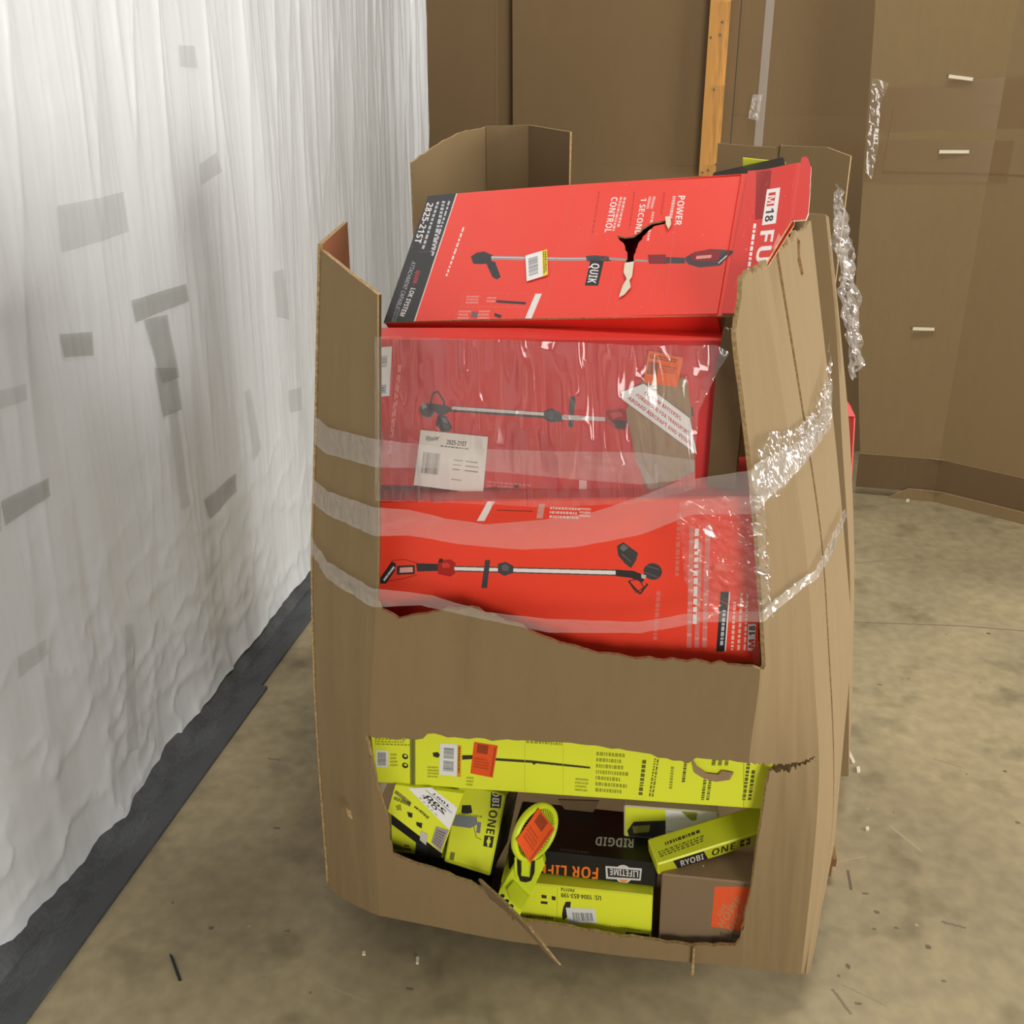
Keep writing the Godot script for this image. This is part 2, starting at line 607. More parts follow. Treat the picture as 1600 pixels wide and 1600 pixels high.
func _ready() -> void:
	var cam := Camera3D.new()
	cam.name = "camera"
	cam.fov = 53.13
	cam.position = Vector3(0, 1.70, 0)
	cam.rotation_degrees = Vector3(-23, 10, 0)
	cam.near = .05
	add_child(cam)
	cam.current = true
	var env := Environment.new()
	env.background_mode = Environment.BG_COLOR
	env.background_color = Color(.05, .05, .05)
	env.tonemap_mode = Environment.TONE_MAPPER_LINEAR
	env.tonemap_exposure = 1.0
	env.sdfgi_enabled = true
	env.ssao_enabled = true
	env.ssil_enabled = true
	var we := WorldEnvironment.new()
	we.name = "environment"
	we.environment = env
	add_child(we)
	materials()
	lamp("ceiling_lamp", "white ceiling lamp above the rear of the torn carton", Vector3(.8, 5.6, -2.9), Vector2(1.6, .5), 13.0)
	glow_panel("light_panel_1", Vector3(6.6, 1.9, -3.0), Vector2(2.8, 3.0), 90.0, 50.0)  # added out of view to brighten the carton's right corner and side
	glow_panel("light_panel_2", Vector3(4.2, 1.6, 4.8), Vector2(3.6, 2.4), 0.0, 36.0)  # added fill behind the camera for the carton's front and contents
	n_board = noise(.06, 3)
	n_wall = [noise(1.0, 11, FastNoiseLite.TYPE_SIMPLEX_SMOOTH, 2), noise(1.0, 12, FastNoiseLite.TYPE_SIMPLEX_SMOOTH, 3), noise(1.0, 13, FastNoiseLite.TYPE_CELLULAR, 2), noise(1.0, 14, FastNoiseLite.TYPE_SIMPLEX_SMOOTH, 2)]
	setup_folds()
	build_hall()
	build_wall()
	build_partition()
	build_bulk_box()
	build_red_boxes()
	build_lower_boxes()
	build_fan()
	build_film()
	build_litter()

# ------------------------------------------------------------------ hall: floor, walls, ceiling
func floor_picture() -> Texture2D:
	var px := 1536
	var p := Pic.new(px, px, C(160, 148, 122))
	var a := noise(.004, 71, FastNoiseLite.TYPE_SIMPLEX_SMOOTH, 5)
	var g := noise(.05, 72, FastNoiseLite.TYPE_SIMPLEX_SMOOTH, 3)
	var s := noise(.011, 73, FastNoiseLite.TYPE_SIMPLEX_SMOOTH, 4)
	var data := PackedByteArray()
	data.resize(px * px * 3)
	for y in px:
		for x in px:
			var v := a.get_noise_2d(x, y) * .13 + g.get_noise_2d(x, y) * .08
			var st := clampf(s.get_noise_2d(x * 1.1, y * 1.3) * 1.6 - .35, 0, 1) * .22
			var k := (1 + v) * (1 - st)
			var o := (y * px + x) * 3
			data[o] = clampi(int(158 * k), 0, 255)
			data[o + 1] = clampi(int(144 * k), 0, 255)
			data[o + 2] = clampi(int(112 * k * (1 - st * .2)), 0, 255)
	p.img = Image.create_from_data(px, px, false, Image.FORMAT_RGB8, data)
	var uv := func(v: Vector3) -> Vector2: return Vector2((v.x + 1.5) / 4.5, (v.z + 5.2) / 4.5)
	var joint := [V3(0.6029, 0, -3.2032), V3(0.7929, 0, -3.2232), V3(0.9603, 0, -3.2394), V3(1.1628, 0, -3.2399)]
	for i in joint.size() - 1:
		p.line(uv.call(joint[i]), uv.call(joint[i + 1]), 2.0, C(116, 104, 82))
	for k in [[[V3(0.6728, 0, -3.6796), V3(0.9328, 0, -3.7712)], C(138, 126, 98)], [[V3(-0.8724, 0, -2.1622), V3(-0.8131, 0, -2.2014)], C(128, 114, 88)], [[V3(-1.048, 0, -2.1456), V3(-1.014, 0, -2.1429)], C(120, 106, 84)], [[V3(0.6265, 0, -1.8487), V3(0.6775, 0, -1.8391)], C(120, 108, 88)], [[V3(0.446, 0, -1.9764), V3(0.4456, 0, -1.9142)], C(96, 86, 68)], [[V3(0.3724, 0, -1.6217), V3(0.4029, 0, -1.5646)], C(124, 112, 88)], [[V3(0.5663, 0, -2.1551), V3(0.627, 0, -2.0736)], C(166, 152, 122)]]:
		p.line(uv.call(k[0][0]), uv.call(k[0][1]), 2.2, k[1])
	for k in [V3(1.1182, 0, -3.8743), V3(0.42, 0, -1.5937), V3(0.9029, 0, -2.433), V3(0.8807, 0, -2.2225), V3(0.4799, 0, -1.8006), V3(0.5269, 0, -1.8126), V3(0.585, 0, -1.7687), V3(-0.9204, 0, -1.8835), V3(-0.7696, 0, -1.5747), V3(0.4755, 0, -1.9073), V3(0.4928, 0, -1.8535), V3(0.3889, 0, -1.6572), V3(0.4114, 0, -1.6863), V3(-0.9372, 0, -1.5544), V3(-1.0548, 0, -1.6097), V3(1.0429, 0, -3.2015), V3(0.7324, 0, -2.8672), V3(0.6398, 0, -2.8143), V3(-0.4704, 0, -1.4731)]:
		p.ell(uv.call(k), p.rng.randf_range(1, 3) / px, p.rng.randf_range(.8, 2.4) / px, C(104, 93, 73))
	for i in 260:
		p.ell(Vector2(p.rng.randf(), p.rng.randf()), p.rng.randf_range(.4, 1.4) / px, p.rng.randf_range(.4, 1.2) / px, [C(124, 112, 86), C(178, 164, 132), C(110, 98, 75)][i % 3])
	for i in 90:
		var o := Vector2(p.rng.randf(), p.rng.randf())
		p.line(o, o + Vector2(p.rng.randf_range(-.03, .03), p.rng.randf_range(-.012, .012)), p.rng.randf_range(.7, 1.4), [C(142, 129, 99), C(166, 152, 119)][i % 2])
	return p.tex()

func build_hall() -> void:
	var fm := mat(Color.WHITE, .62, floor_picture())
	var b := Mb.new()
	var lo := Vector2(-1.8, -9.0)
	var hi := Vector2(7.0, 5.0)
	var uv := []
	for c in [lo, Vector2(hi.x, lo.y), hi, Vector2(lo.x, hi.y)]:
		uv.append(Vector2((c.x + 1.5) / 4.5, (c.y + 5.2) / 4.5))
	b.quad(fm, Vector3(lo.x, 0, lo.y), Vector3(hi.x, 0, lo.y), Vector3(hi.x, 0, hi.y), Vector3(lo.x, 0, hi.y), Vector3.UP, uv)
	b.box(M.hall, Vector3(lo.x, -.2, lo.y), Vector3(hi.x, -.001, hi.y))
	struct("floor", b.mesh())
	var spans := {"ceiling": [Vector3(-1.8, 5.75, -9.0), Vector3(7, 5.95, 5)], "wall_back": [Vector3(-1.8, 0, -9.2), Vector3(7, 5.75, -9)], "wall_front": [Vector3(-1.8, 0, 5), Vector3(7, 5.75, 5.2)], "wall_right": [Vector3(7, 0, -9), Vector3(7.2, 5.75, 5)]}
	for k in spans:
		var w := Mb.new()
		w.box(M.hall, spans[k][0], spans[k][1])
		struct(k, w.mesh())

# ------------------------------------------------------------------ left wall: wrinkled white plastic over a slab
func hang(z: float, y: float) -> float:
	var top := smoothstep(.7, 2.0, y)
	var far := smoothstep(-1.6, -3.6, z)
	var h: float = n_wall[0].get_noise_2d(z * 2.6, y * .35) * .012
	var r: float = 1.0 - absf(n_wall[1].get_noise_2d(z * 3.6 + y * .35, y * .3 + 7))
	h += pow(r, 5) * .007 * (.35 + .65 * top)
	var r2: float = 1.0 - absf(n_wall[3].get_noise_2d(z * 13.0 + y * .5, y * .8 + 3))
	h += pow(r2, 6) * .0024 * (.25 + .5 * top + .5 * far)
	h += n_wall[1].get_noise_2d(z * 46.0, y * 2.2 + 50.0) * .0003 * (.4 + .6 * top)
	var low := smoothstep(.95, .1, y)
	var r3: float = 1.0 - absf(n_wall[1].get_noise_2d(z * 2.2 - y * 2.0, y * 3.2 + z * 1.5 + 31))
	h += pow(r3, 8) * .0058 * (.15 + .85 * low)
	var m: float = clampf(n_wall[3].get_noise_2d(z * 1.7 + 9, y * 1.7) * 2.2 - .25, 0, 1)
	h += n_wall[2].get_noise_2d(z * 9, y * 9) * .003 * m
	h += .02 * smoothstep(-4.0, -4.9, z) * (1.0 + n_wall[0].get_noise_2d(z * 9, .3 * y))
	return h

func hung(z: float, y: float) -> Vector3: return Vector3(-1.318 + hang(z, y), y, z)

func build_wall() -> void:
	var slab := Mb.new()
	slab.box(M.hall, Vector3(-1.8, 0, -9), Vector3(-1.40, 5.75, 5))
	slab.quad(M.plastic, Vector3(-1.33, 2.5, -5.6), Vector3(-1.33, 2.5, 5), Vector3(-1.33, 5.75, 5), Vector3(-1.33, 5.75, -5.6), Vector3.RIGHT)
	slab.quad(M.plastic, Vector3(-1.33, 0.05, -.7), Vector3(-1.33, 0.05, 5), Vector3(-1.33, 2.5, 5), Vector3(-1.33, 2.5, -.7), Vector3.RIGHT)
	var wall := struct("wall_left", slab.mesh())
	# the hanging sheet as a height field
	var nz := 860
	var ny := 210
	var z0 := -5.5
	var z1 := -.6
	var hs := PackedFloat32Array()
	var vs := PackedVector3Array()
	var idx := PackedInt32Array()
	for j in ny + 1:
		for i in nz + 1:
			var z := lerpf(z0, z1, float(i) / nz)
			var yb: float = .006 + .045 * smoothstep(-1.6, -2.6, z) + .004 * n_wall[0].get_noise_2d(z * 5, 3.3)
			yb = maxf(yb, .004)
			var t := float(j) / ny
			var y := lerpf(yb, 2.55, t)
			vs.append(hung(z, y) + Vector3(.012 * pow(1.0 - t, 40) * (1.0 + .5 * n_wall[0].get_noise_2d(z * 7, 9)), 0, 0))
	for j in ny:
		for i in nz:
			var a := j * (nz + 1) + i
			var c := a + nz + 1
			idx.append_array(PackedInt32Array([a, a + 1, c, a + 1, c + 1, c]))
	var nor := PackedVector3Array()
	nor.resize(vs.size())
	for j in ny + 1:
		for i in nz + 1:
			var a := j * (nz + 1)
			var l := vs[a + maxi(i - 1, 0)]
			var r := vs[a + mini(i + 1, nz)]
			var d := vs[maxi(j - 1, 0) * (nz + 1) + i]
			var u := vs[mini(j + 1, ny) * (nz + 1) + i]
			var n := (u - d).cross(r - l).normalized()
			nor[a + i] = n if n.x > 0 else -n
	var arr := []
	arr.resize(Mesh.ARRAY_MAX)
	arr[Mesh.ARRAY_VERTEX] = vs
	arr[Mesh.ARRAY_NORMAL] = nor
	arr[Mesh.ARRAY_INDEX] = idx
	var am := ArrayMesh.new()
	am.add_surface_from_arrays(Mesh.PRIMITIVE_TRIANGLES, arr)
	am.surface_set_material(0, M.plastic)
	var sh := obj("plastic_sheet", am, wall)
	sh.set_meta("label", "wrinkled white plastic sheet")
	var pads := [[V2(-1.936, 1.2007), V2(-2.059, 1.1781), V2(-2.0518, 1.1262), V2(-1.9399, 1.1502)], [V2(-2.2459, 1.2109), V2(-2.5193, 1.2021), V2(-2.5179, 1.1555), V2(-2.2521, 1.1574)], [V2(-2.289, 1.1556), V2(-2.4042, 1.1438), V2(-2.4218, 0.9749), V2(-2.3327, 0.9825)], [V2(-2.306, 1.0312), V2(-2.4149, 1.0025), V2(-2.4068, 0.892), V2(-2.3103, 0.9011)],
		[V2(-1.6951, 1.1433), V2(-1.7941, 1.1333), V2(-1.7887, 1.1016), V2(-1.6838, 1.1072)], [V2(-1.6571, 0.9319), V2(-1.8066, 0.9263), V2(-1.8019, 0.8876), V2(-1.6576, 0.8809)], [V2(-2.6446, 1.7753), V2(-2.7342, 1.7747), V2(-2.7388, 1.7214), V2(-2.6416, 1.7251)], [V2(-2.0051, 1.4545), V2(-2.2856, 1.4552), V2(-2.2809, 1.3662), V2(-1.9958, 1.361)],
		[V2(-2.6847, 1.4865), V2(-2.7818, 1.511), V2(-2.8014, 1.4594), V2(-2.6784, 1.4333)], [V2(-3.082, 1.1362), V2(-3.1618, 1.1328), V2(-3.1898, 0.9609), V2(-3.0807, 0.9948)], [V2(-2.4588, 0.6113), V2(-2.674, 0.6109), V2(-2.6692, 0.5552), V2(-2.4819, 0.543)], [V2(-2.7981, 0.8283), V2(-2.8357, 0.8255), V2(-2.8667, 0.6249), V2(-2.8097, 0.5983)],
		[V2(-1.9904, 0.4709), V2(-2.0294, 0.4565), V2(-1.9574, 0.1342), V2(-1.9082, 0.1504)], [V2(-1.609, 0.6075), V2(-1.7022, 0.5963), V2(-1.7013, 0.5622), V2(-1.6011, 0.5605)], [V2(-3.1274, 0.7379), V2(-3.2479, 0.7148), V2(-3.2429, 0.6357), V2(-3.1271, 0.6599)], [V2(-2.3409, 0.9122), V2(-2.3867, 0.8981), V2(-2.374, 0.6307), V2(-2.3266, 0.6353)], [V2(-1.6267, 0.9242), V2(-1.6552, 0.9259), V2(-1.6438, 0.8759), V2(-1.6081, 0.8643)]]
	var dark := [0, 1, 2, 3, 5, 10]
	for i in pads.size():
		var f := func(z: float, y: float) -> Vector3: return hung(z, y) + Vector3(.004, 0, 0)
		obj("tape_strip", sheet(pads[i], [], f, 0.0, Vector2(.012, .02), M.tape_grey if i in dark else M.tape), wall)
	# black rubber skirting: a leaning leg and a flat foot, in two lengths
	for part in [[-5.4, -2.47, -1.205], [-2.47, .9, -1.185]]:
		var b := Mb.new()
		var prof := [Vector2(-1.345, .075), Vector2(-1.338, .075), Vector2(-1.286, .012), Vector2(part[2], .010), Vector2(part[2], .0), Vector2(-1.345, 0)]
		for i in prof.size() - 1:
			var p: Vector2 = prof[i]
			var q: Vector2 = prof[i + 1]
			var d := (q - p).orthogonal().normalized() * -1.0
			b.quad(M.rubber, Vector3(p.x, p.y, part[0]), Vector3(q.x, q.y, part[0]), Vector3(q.x, q.y, part[1]), Vector3(p.x, p.y, part[1]), Vector3(-d.x, -d.y, 0) if i == 4 else Vector3(absf(d.x), absf(d.y), 0))
		for z in [part[0], part[1]]:
			var a := []
			for p in prof:
				a.append(Vector3(p.x, p.y, z))
			b.quad(M.rubber, a[0], a[1], a[2], a[5], Vector3(0, 0, 1 if z == part[1] else -1))
			b.quad(M.rubber, a[5], a[2], a[3], a[4], Vector3(0, 0, 1 if z == part[1] else -1))
		struct("baseboard_left", b.mesh())

# ------------------------------------------------------------------ partition of flattened cartons behind
func flat_sheet(pts: Array, th: float, m = null) -> ArrayMesh:   # Vector3 corners on one z
	var z: float = pts[0].z
	var pg := []
	for p in pts:
		pg.append(Vector2(p.x, p.y))
	var f := func(x: float, y: float) -> Vector3: return Vector3(x, y, z + n_board.get_noise_2d(x * 12, y * 7) * .006)
	return sheet(pg, [], f, th, Vector2(.12, .12), m if m else M.kraft, M.kraft_edge)

func build_partition() -> void:
	var hi := 2.55
	var g := "cardboard sheets of the partition"
	var t := thing("cardboard_sheet", "flat brown cardboard sheet leaning beside the white plastic wall", "cardboard", Vector3.ZERO, Vector3.ZERO, g)
	var a := flat_sheet([V3(-1.325, 0, -5.06), V3(-.97, 0, -5.06), V3(-.972, hi, -5.06), V3(-1.325, hi, -5.06)], .008, M.kraft_shaded)
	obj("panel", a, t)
	var fl := func(x: float, y: float) -> Vector3: return Vector3(x, y, -5.06 - (x + .97) * .45)
	obj("folded_edge", sheet([V2(-.97, 0), V2(-.86, 0), V2(-.86, hi), V2(-.97, hi)], [], fl, .008, Vector2(.05, .3), M.kraft_shaded), t)
	t = thing("cardboard_sheet_001", "wide brown cardboard sheet with a low fold line behind the wooden slat", "cardboard", Vector3.ZERO, Vector3.ZERO, g)
	obj("panel", flat_sheet([V3(-.885, 1.315, -5.045), V3(.118, 1.325, -5.045), V3(.118, hi, -5.045), V3(-.89, hi, -5.045)], .008, M.kraft_shaded), t)
	var f2 := func(x: float, y: float) -> Vector3: return Vector3(x, y, -5.045 + (1.32 - y) * .05)
	obj("lower_panel", sheet([V2(-.885, 0), V2(.118, 0), V2(.118, 1.325), V2(-.885, 1.315)], [], f2, .008, Vector2(.12, .12), M.kraft_shaded), t)
	t = thing("cardboard_sheet_002", "dark cardboard sheet with clear tape strip, right of the wooden slat", "cardboard", Vector3.ZERO, Vector3.ZERO, g)
	obj("panel", flat_sheet([V3(.122, 1.545, -5.06), V3(1.2, 1.545, -5.06), V3(1.2, hi, -5.06), V3(.122, hi, -5.06)], .008, M.kraft_shaded), t)
	var f3 := func(x: float, y: float) -> Vector3: return Vector3(x, y, -5.06 + (1.545 - y) * .04)
	obj("lower_panel", sheet([V2(.122, 0), V2(1.2, 0), V2(1.2, 1.545), V2(.122, 1.545)], [], f3, .008, Vector2(.12, .12), M.kraft_shaded), t)
	obj("tape_strip", flat_sheet([V3(.225, 1.4, -5.04), V3(.262, 1.4, -5.04), V3(.258, hi, -5.04), V3(.222, hi, -5.04)], 0.0, M.film_thick), t)
	crumple("film_scrap", [V2(.19, 1.53), V2(.235, 1.52), V2(.24, 1.63), V2(.2, 1.63)], -5.03, .015, M.film_thick, t, 81)
	# the wooden slat with nail heads
	t = thing("wooden_slat", "narrow yellowish wooden slat standing against the cardboard partition", "slat")
	var b := Mb.new()
	b.box(M.wood, Vector3(-.012, 1.285, -5.03), Vector3(.075, hi, -4.99))
	obj("slat", b.mesh(), t)
	for p in [V2(.005, 1.30), V2(.03, 1.31), V2(.062, 1.335), V2(.03, 1.65), V2(-.0, 1.86), V2(.04, 1.87), V2(.045, 1.92)]:
		var nb := CylinderMesh.new()
		nb.top_radius = .0045
		nb.bottom_radius = .0045
		nb.height = .004
		nb.radial_segments = 10
		nb.material = M.rubber
		var o := obj("nail", nb, t)
		o.position = Vector3(p.x, p.y, -4.989)
		o.rotation_degrees.x = 90
	# the near right sheet, folded towards us
	t = thing("cardboard_sheet_003", "large light brown cardboard sheet at right with staples and taped patch", "cardboard", Vector3.ZERO, Vector3.ZERO, g)
	var fr := func(x: float, y: float) -> Vector3:
		var w := n_board.get_noise_2d(x * 10, y * 6) * .008
		return Vector3(x, y, (-4.4 + (x - 1.09) * .62 if x > 1.09 else -4.4 - (1.09 - x) * .06) + w)
	obj("panel", sheet([V2(.77, .16), V2(2.6, .16), V2(2.6, hi), V2(.55, hi), V2(.60, 1.9), V2(.655, .93)], [], fr, .01, Vector2(.109, .12), M.kraft, M.kraft_edge), t)
	var fb := func(x: float, y: float) -> Vector3: return fr.call(x, y) + Vector3(0, 0, .006)
	obj("lower_band", sheet([V2(.765, .035), V2(2.6, .035), V2(2.6, .19), V2(.76, .19)], [], fb, .012, Vector2(.109, .06), M.kraft_dark, M.kraft_edge), t)
	obj("foot_strip", sheet([V2(.9, .0), V2(2.6, .0), V2(2.6, .05), V2(.98, .05)], [], func(x: float, y: float) -> Vector3: return fr.call(x, y) + Vector3(0, 0, .022), .01, Vector2(.109, .05), M.kraft, M.kraft_edge), t)
	obj("tape_patch", sheet([V2(.62, 1.50), V2(1.3, 1.53), V2(1.3, 1.72), V2(.61, 1.66)], [], func(x: float, y: float) -> Vector3: return fr.call(x, y) + Vector3(0, 0, .004), 0.0, Vector2(.109, .06), M.pack_tape), t)
	obj("tape_patch", sheet([V2(.63, 1.32), V2(1.15, 1.33), V2(1.15, 1.48), V2(.62, 1.48)], [], func(x: float, y: float) -> Vector3: return fr.call(x, y) + Vector3(0, 0, .005), 0.0, Vector2(.109, .06), M.pack_tape), t)
	obj("flap", sheet([V2(.70, 1.36), V2(1.22, 1.36), V2(1.22, 1.60), V2(.71, 1.60)], [], func(x: float, y: float) -> Vector3: return fr.call(x, y) + Vector3(0, 0, .0035), .004, Vector2(.109, .06), M.kraft, M.kraft_edge), t)
	for k in [[V3(0.8892, 1.704, -4.37), V3(0.9768, 1.6931, -4.37)], [V3(0.8969, 1.4357, -4.37), V3(1.0057, 1.4369, -4.37)], [V3(0.8994, 0.7475, -4.37), V3(0.984, 0.7482, -4.37)]]:
		var s := Mb.new()
		var d: Vector3 = k[1] - k[0]
		var ang := atan2(d.y, d.x)
		s.box(M.cream, Vector3(0, -.006, 0), Vector3(d.length(), .006, .006), Transform3D(Basis(Vector3.BACK, ang), Vector3(k[0].x, k[0].y, fr.call(k[0].x, k[0].y).z + .008)))
		obj("staple", s.mesh(), t)
	crumple("film_edge", [V2(.632, 1.36), V2(.66, 1.33), V2(.668, 1.48), V2(.655, 1.60), V2(.675, 1.68), V2(.612, 1.70)], -4.392, .004, M.film_thin, t, 82)

# a crumpled piece of clear film near the plane z
func crumple(called: String, pg: Array, z: float, amp: float, m, parent: Node, sd: int) -> MeshInstance3D:
	var n := noise(1.0, sd, FastNoiseLite.TYPE_SIMPLEX_SMOOTH, 3)
	var f := func(x: float, y: float) -> Vector3: return Vector3(x, y, z + (1.0 - absf(n.get_noise_2d(x * 22, y * 14))) * amp)
	return obj(called, sheet(pg, [], f, 0.0, Vector2(.008, .012), m), parent)

# ------------------------------------------------------------------ the torn bulk carton
func run(poly: Array, a: Vector3, b: Vector3) -> Callable:   # a plain vertical panel from a to b
	return func(s: float, y: float) -> Vector3: return a.lerp(b, s) * Vector3(1, 0, 1) + Vector3(0, y, n_board.get_noise_2d(s * 15, y * 20) * .003)

func build_bulk_box() -> void:
	var t := thing("bulk_carton", "huge torn brown cardboard bin on a pallet, packed with red and lime boxes", "carton", Vector3.ZERO)
	var thick := .008
	# front: both corner panels, the middle band and the low lip, in one torn sheet
	var left_side := [V2(1, 1.438), V2(2, 1.384), V2(2, 1.128), V2(2.004, 0.974), V2(2.004, 0.838)]
	var top_tear := [V2(2.004, 0.838), V2(2.016, 0.82), V2(2.064, 0.804), V2(2.112, 0.816), V2(2.18, 0.828), V2(2.256, 0.838), V2(2.316, 0.828), V2(2.368, 0.814), V2(2.472, 0.788), V2(2.572, 0.772), V2(2.668, 0.766), V2(2.8, 0.768), V2(2.86, 0.77), V2(2.94, 0.77), V2(3.024, 0.766), V2(3.1, 0.768)]
	var right_cut := [V2(3.1, 0.768), V2(3.076, 0.82), V2(3.076, 0.904), V2(3.104, 1.006), V2(3.112, 1.082), V2(3.1, 1.168), V2(3.072, 1.25), V2(3, 1.332), V2(3.004, 1.346)]
	var right_tear := [V2(3.004, 1.346), V2(3.156, 1.386), V2(3.16, 1.416), V2(3.32, 1.424), V2(3.852, 1.424), V2(4.4, 1.422), V2(4.996, 1.42)]
	var outer := left_side.slice(0, 4)
	outer.append_array(rag(top_tear, .02, .004, 1))
	outer.append_array(right_cut.slice(1, 8))
	outer.append_array(rag(right_tear, .02, .006, 2))
	for y in [1.3, 1.1, .9, .7, .5, .3, .1]:
		outer.append(V2(5.0, y))
	outer.append_array([V2(4.936, 0.076), V2(2.976, 0.086), V2(2.732, 0.076), V2(2.38, 0.07), V2(2.2, 0.078), V2(2.016, 0.088), V2(1.588, 0.084), V2(1.068, 0.086), V2(1.004, 0.092)])
	outer.append(V2(1, .5))
	outer.append(V2(1, 1.0))
	var h_top := rag([V2(1.916, 0.54), V2(2.056, 0.542), V2(2.148, 0.55), V2(2.16, 0.562), V2(2.252, 0.56), V2(2.356, 0.564), V2(2.524, 0.574), V2(2.608, 0.576), V2(2.692, 0.572), V2(2.792, 0.564), V2(2.848, 0.558), V2(2.868, 0.572), V2(2.904, 0.572), V2(2.992, 0.572), V2(3.404, 0.552), V2(3.632, 0.548), V2(3.944, 0.548)], .02, .003, 3)
	var h_right := rag([V2(3.944, 0.548), V2(3.728, 0.538), V2(3.5, 0.534), V2(3.304, 0.542), V2(3.264, 0.514), V2(3.24, 0.47), V2(3.196, 0.414), V2(3.148, 0.342), V2(3.104, 0.28), V2(3.02, 0.218), V2(2.98, 0.14)], .02, .006, 4)
	var h_low := rag([V2(2.98, 0.14), V2(2.864, 0.124), V2(2.78, 0.126), V2(2.748, 0.126), V2(2.628, 0.126), V2(2.504, 0.13), V2(2.42, 0.13), V2(2.38, 0.128), V2(2.344, 0.16), V2(2.308, 0.198), V2(2.204, 0.226), V2(2.096, 0.244), V2(2.048, 0.258)], .02, .003, 5)
	var h_left := rag([V2(2.048, 0.258), V2(2.04, 0.298), V2(2.036, 0.37), V2(2.016, 0.426), V2(2.004, 0.492), V2(1.916, 0.54)], .02, .004, 6)
	var hole := h_top.slice(0, -1)
	hole.append_array(h_right.slice(0, -1))
	hole.append_array(h_low.slice(0, -1))
	hole.append_array(h_left.slice(0, -1))
	obj("front_panel", sheet(outer, [hole], board, thick, Vector2(.05, .03), M.kraft, M.kraft_edge), t)
	# right side: first sheet past the slit, with a short tear from the top
	var rs := rag([V2(5.06, 1.418), V2(5.164, 1.426), V2(5.468, 1.428), V2(6, 1.44)], .04, .01, 7)
	rs.append_array([V2(6, 1.2), V2(6, .9), V2(6, .6), V2(6, .3), V2(6, .1), V2(5.03, .1), V2(5.05, .5), V2(5.05, 1.0)])
	var slit := [V2(5.568, 1.424), V2(5.632, 1.416), V2(5.58, 1.39), V2(5.612, 1.356), V2(5.54, 1.354), V2(5.496, 1.384)]
	var bd := func(s: float, y: float) -> Vector3: return board(s, y) + Vector3(-.003 * exp(-pow((s - 5.38) / .05, 2)), 0, 0)
	obj("side_panel", sheet(rs, [slit], bd, thick, Vector2(.08, .03), M.kraft, M.kraft_edge), t)
	# second sheet behind it: narrow front face and the far side
	var k0 := fold_at(6, 1.45)
	var fz := func(s: float, y: float) -> Vector3:
		var g := fold_at(6, y)
		var q1 := fold_at(7, y)
		var q2 := fold_at(8, y)
		var p0 := Vector3(minf(g.x, q1.x) - .05, y, -2.185)
		var p1 := Vector3(q1.x, y, q1.y)
		var p2 := Vector3(q2.x, y, q2.y)
		return p0.lerp(p1, s) if s < 1 else p1.lerp(p2, s - 1)
	obj("rear_side_panel", sheet([V2(0, 1.452), V2(1, 1.447), V2(2, 1.407), V2(2, .1), V2(0, .1)], [], fz, thick, Vector2(.25, .06), M.kraft, M.kraft_edge), t)
	# left side flap, its top sloping back; low behind that
	var la := run([], Vector3(-.672, 0, -1.66), Vector3(-.688, 0, -2.0))
	var fl := func(s: float, y: float) -> Vector3:
		var a := gl(1, y) + Vector3(0, 0, -.006)
		return a.lerp(Vector3(-.683, y, -2.0), s)
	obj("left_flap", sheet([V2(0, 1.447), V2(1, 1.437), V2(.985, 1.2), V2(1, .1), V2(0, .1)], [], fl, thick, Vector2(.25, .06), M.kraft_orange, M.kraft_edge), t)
	obj("left_panel", sheet([V2(0, 1.05), V2(1, 1.0), V2(1, .1), V2(0, .1)], [], run([], Vector3(-.684, 0, -2.0), Vector3(-.70, 0, -2.55)), thick, Vector2(.2, .1), M.kraft, M.kraft_edge), t)
	# rear corners standing above the load
	obj("rear_left_corner", sheet(rag([V2(0, 1.505), V2(.3, 1.54), V2(.62, 1.57), V2(1, 1.583)], .06, .002, 9) + [V2(1, .1), V2(0, .1)], [], run([], Vector3(-.712, 0, -2.60), Vector3(-.552, 0, -2.75)), thick, Vector2(.2, .06), M.kraft, M.kraft_edge), t)
	obj("rear_left_panel", sheet([V2(0, 1.585), V2(1, 1.587), V2(1, .1), V2(0, .1)], [], run([], Vector3(-.552, 0, -2.75), Vector3(-.446, 0, -2.78)), thick, Vector2(.25, .06), M.kraft, M.kraft_edge), t)
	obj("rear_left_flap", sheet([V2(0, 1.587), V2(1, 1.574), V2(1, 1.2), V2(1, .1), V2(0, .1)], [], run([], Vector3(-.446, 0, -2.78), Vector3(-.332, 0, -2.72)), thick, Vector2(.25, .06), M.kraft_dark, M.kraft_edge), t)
	obj("rear_panel", sheet(rag([V2(0, 1.30), V2(.4, 1.27), V2(1, 1.32)], .05, .01, 10) + [V2(1, .1), V2(0, .1)], [], run([], Vector3(-.33, 0, -2.76), Vector3(.05, 0, -2.76)), thick, Vector2(.1, .06), M.kraft, M.kraft_edge), t)
	obj("rear_right_panel", sheet([V2(0, 1.549), V2(.45, 1.544), V2(.9, 1.541), V2(1, 1.549), V2(1, .1), V2(0, .1)], [], run([], Vector3(.035, 0, -2.76), Vector3(.190, 0, -2.74)), thick, Vector2(.2, .06), M.kraft, M.kraft_edge), t)
	obj("rear_right_corner", sheet([V2(0, 1.546), V2(.66, 1.546), V2(1, 1.528), V2(1, .1), V2(0, .1)], [], run([], Vector3(.186, 0, -2.735), Vector3(.345, 0, -2.66)), thick, Vector2(.2, .06), M.kraft, M.kraft_edge), t)
	# bottom of the bin
	var bm := Mb.new()
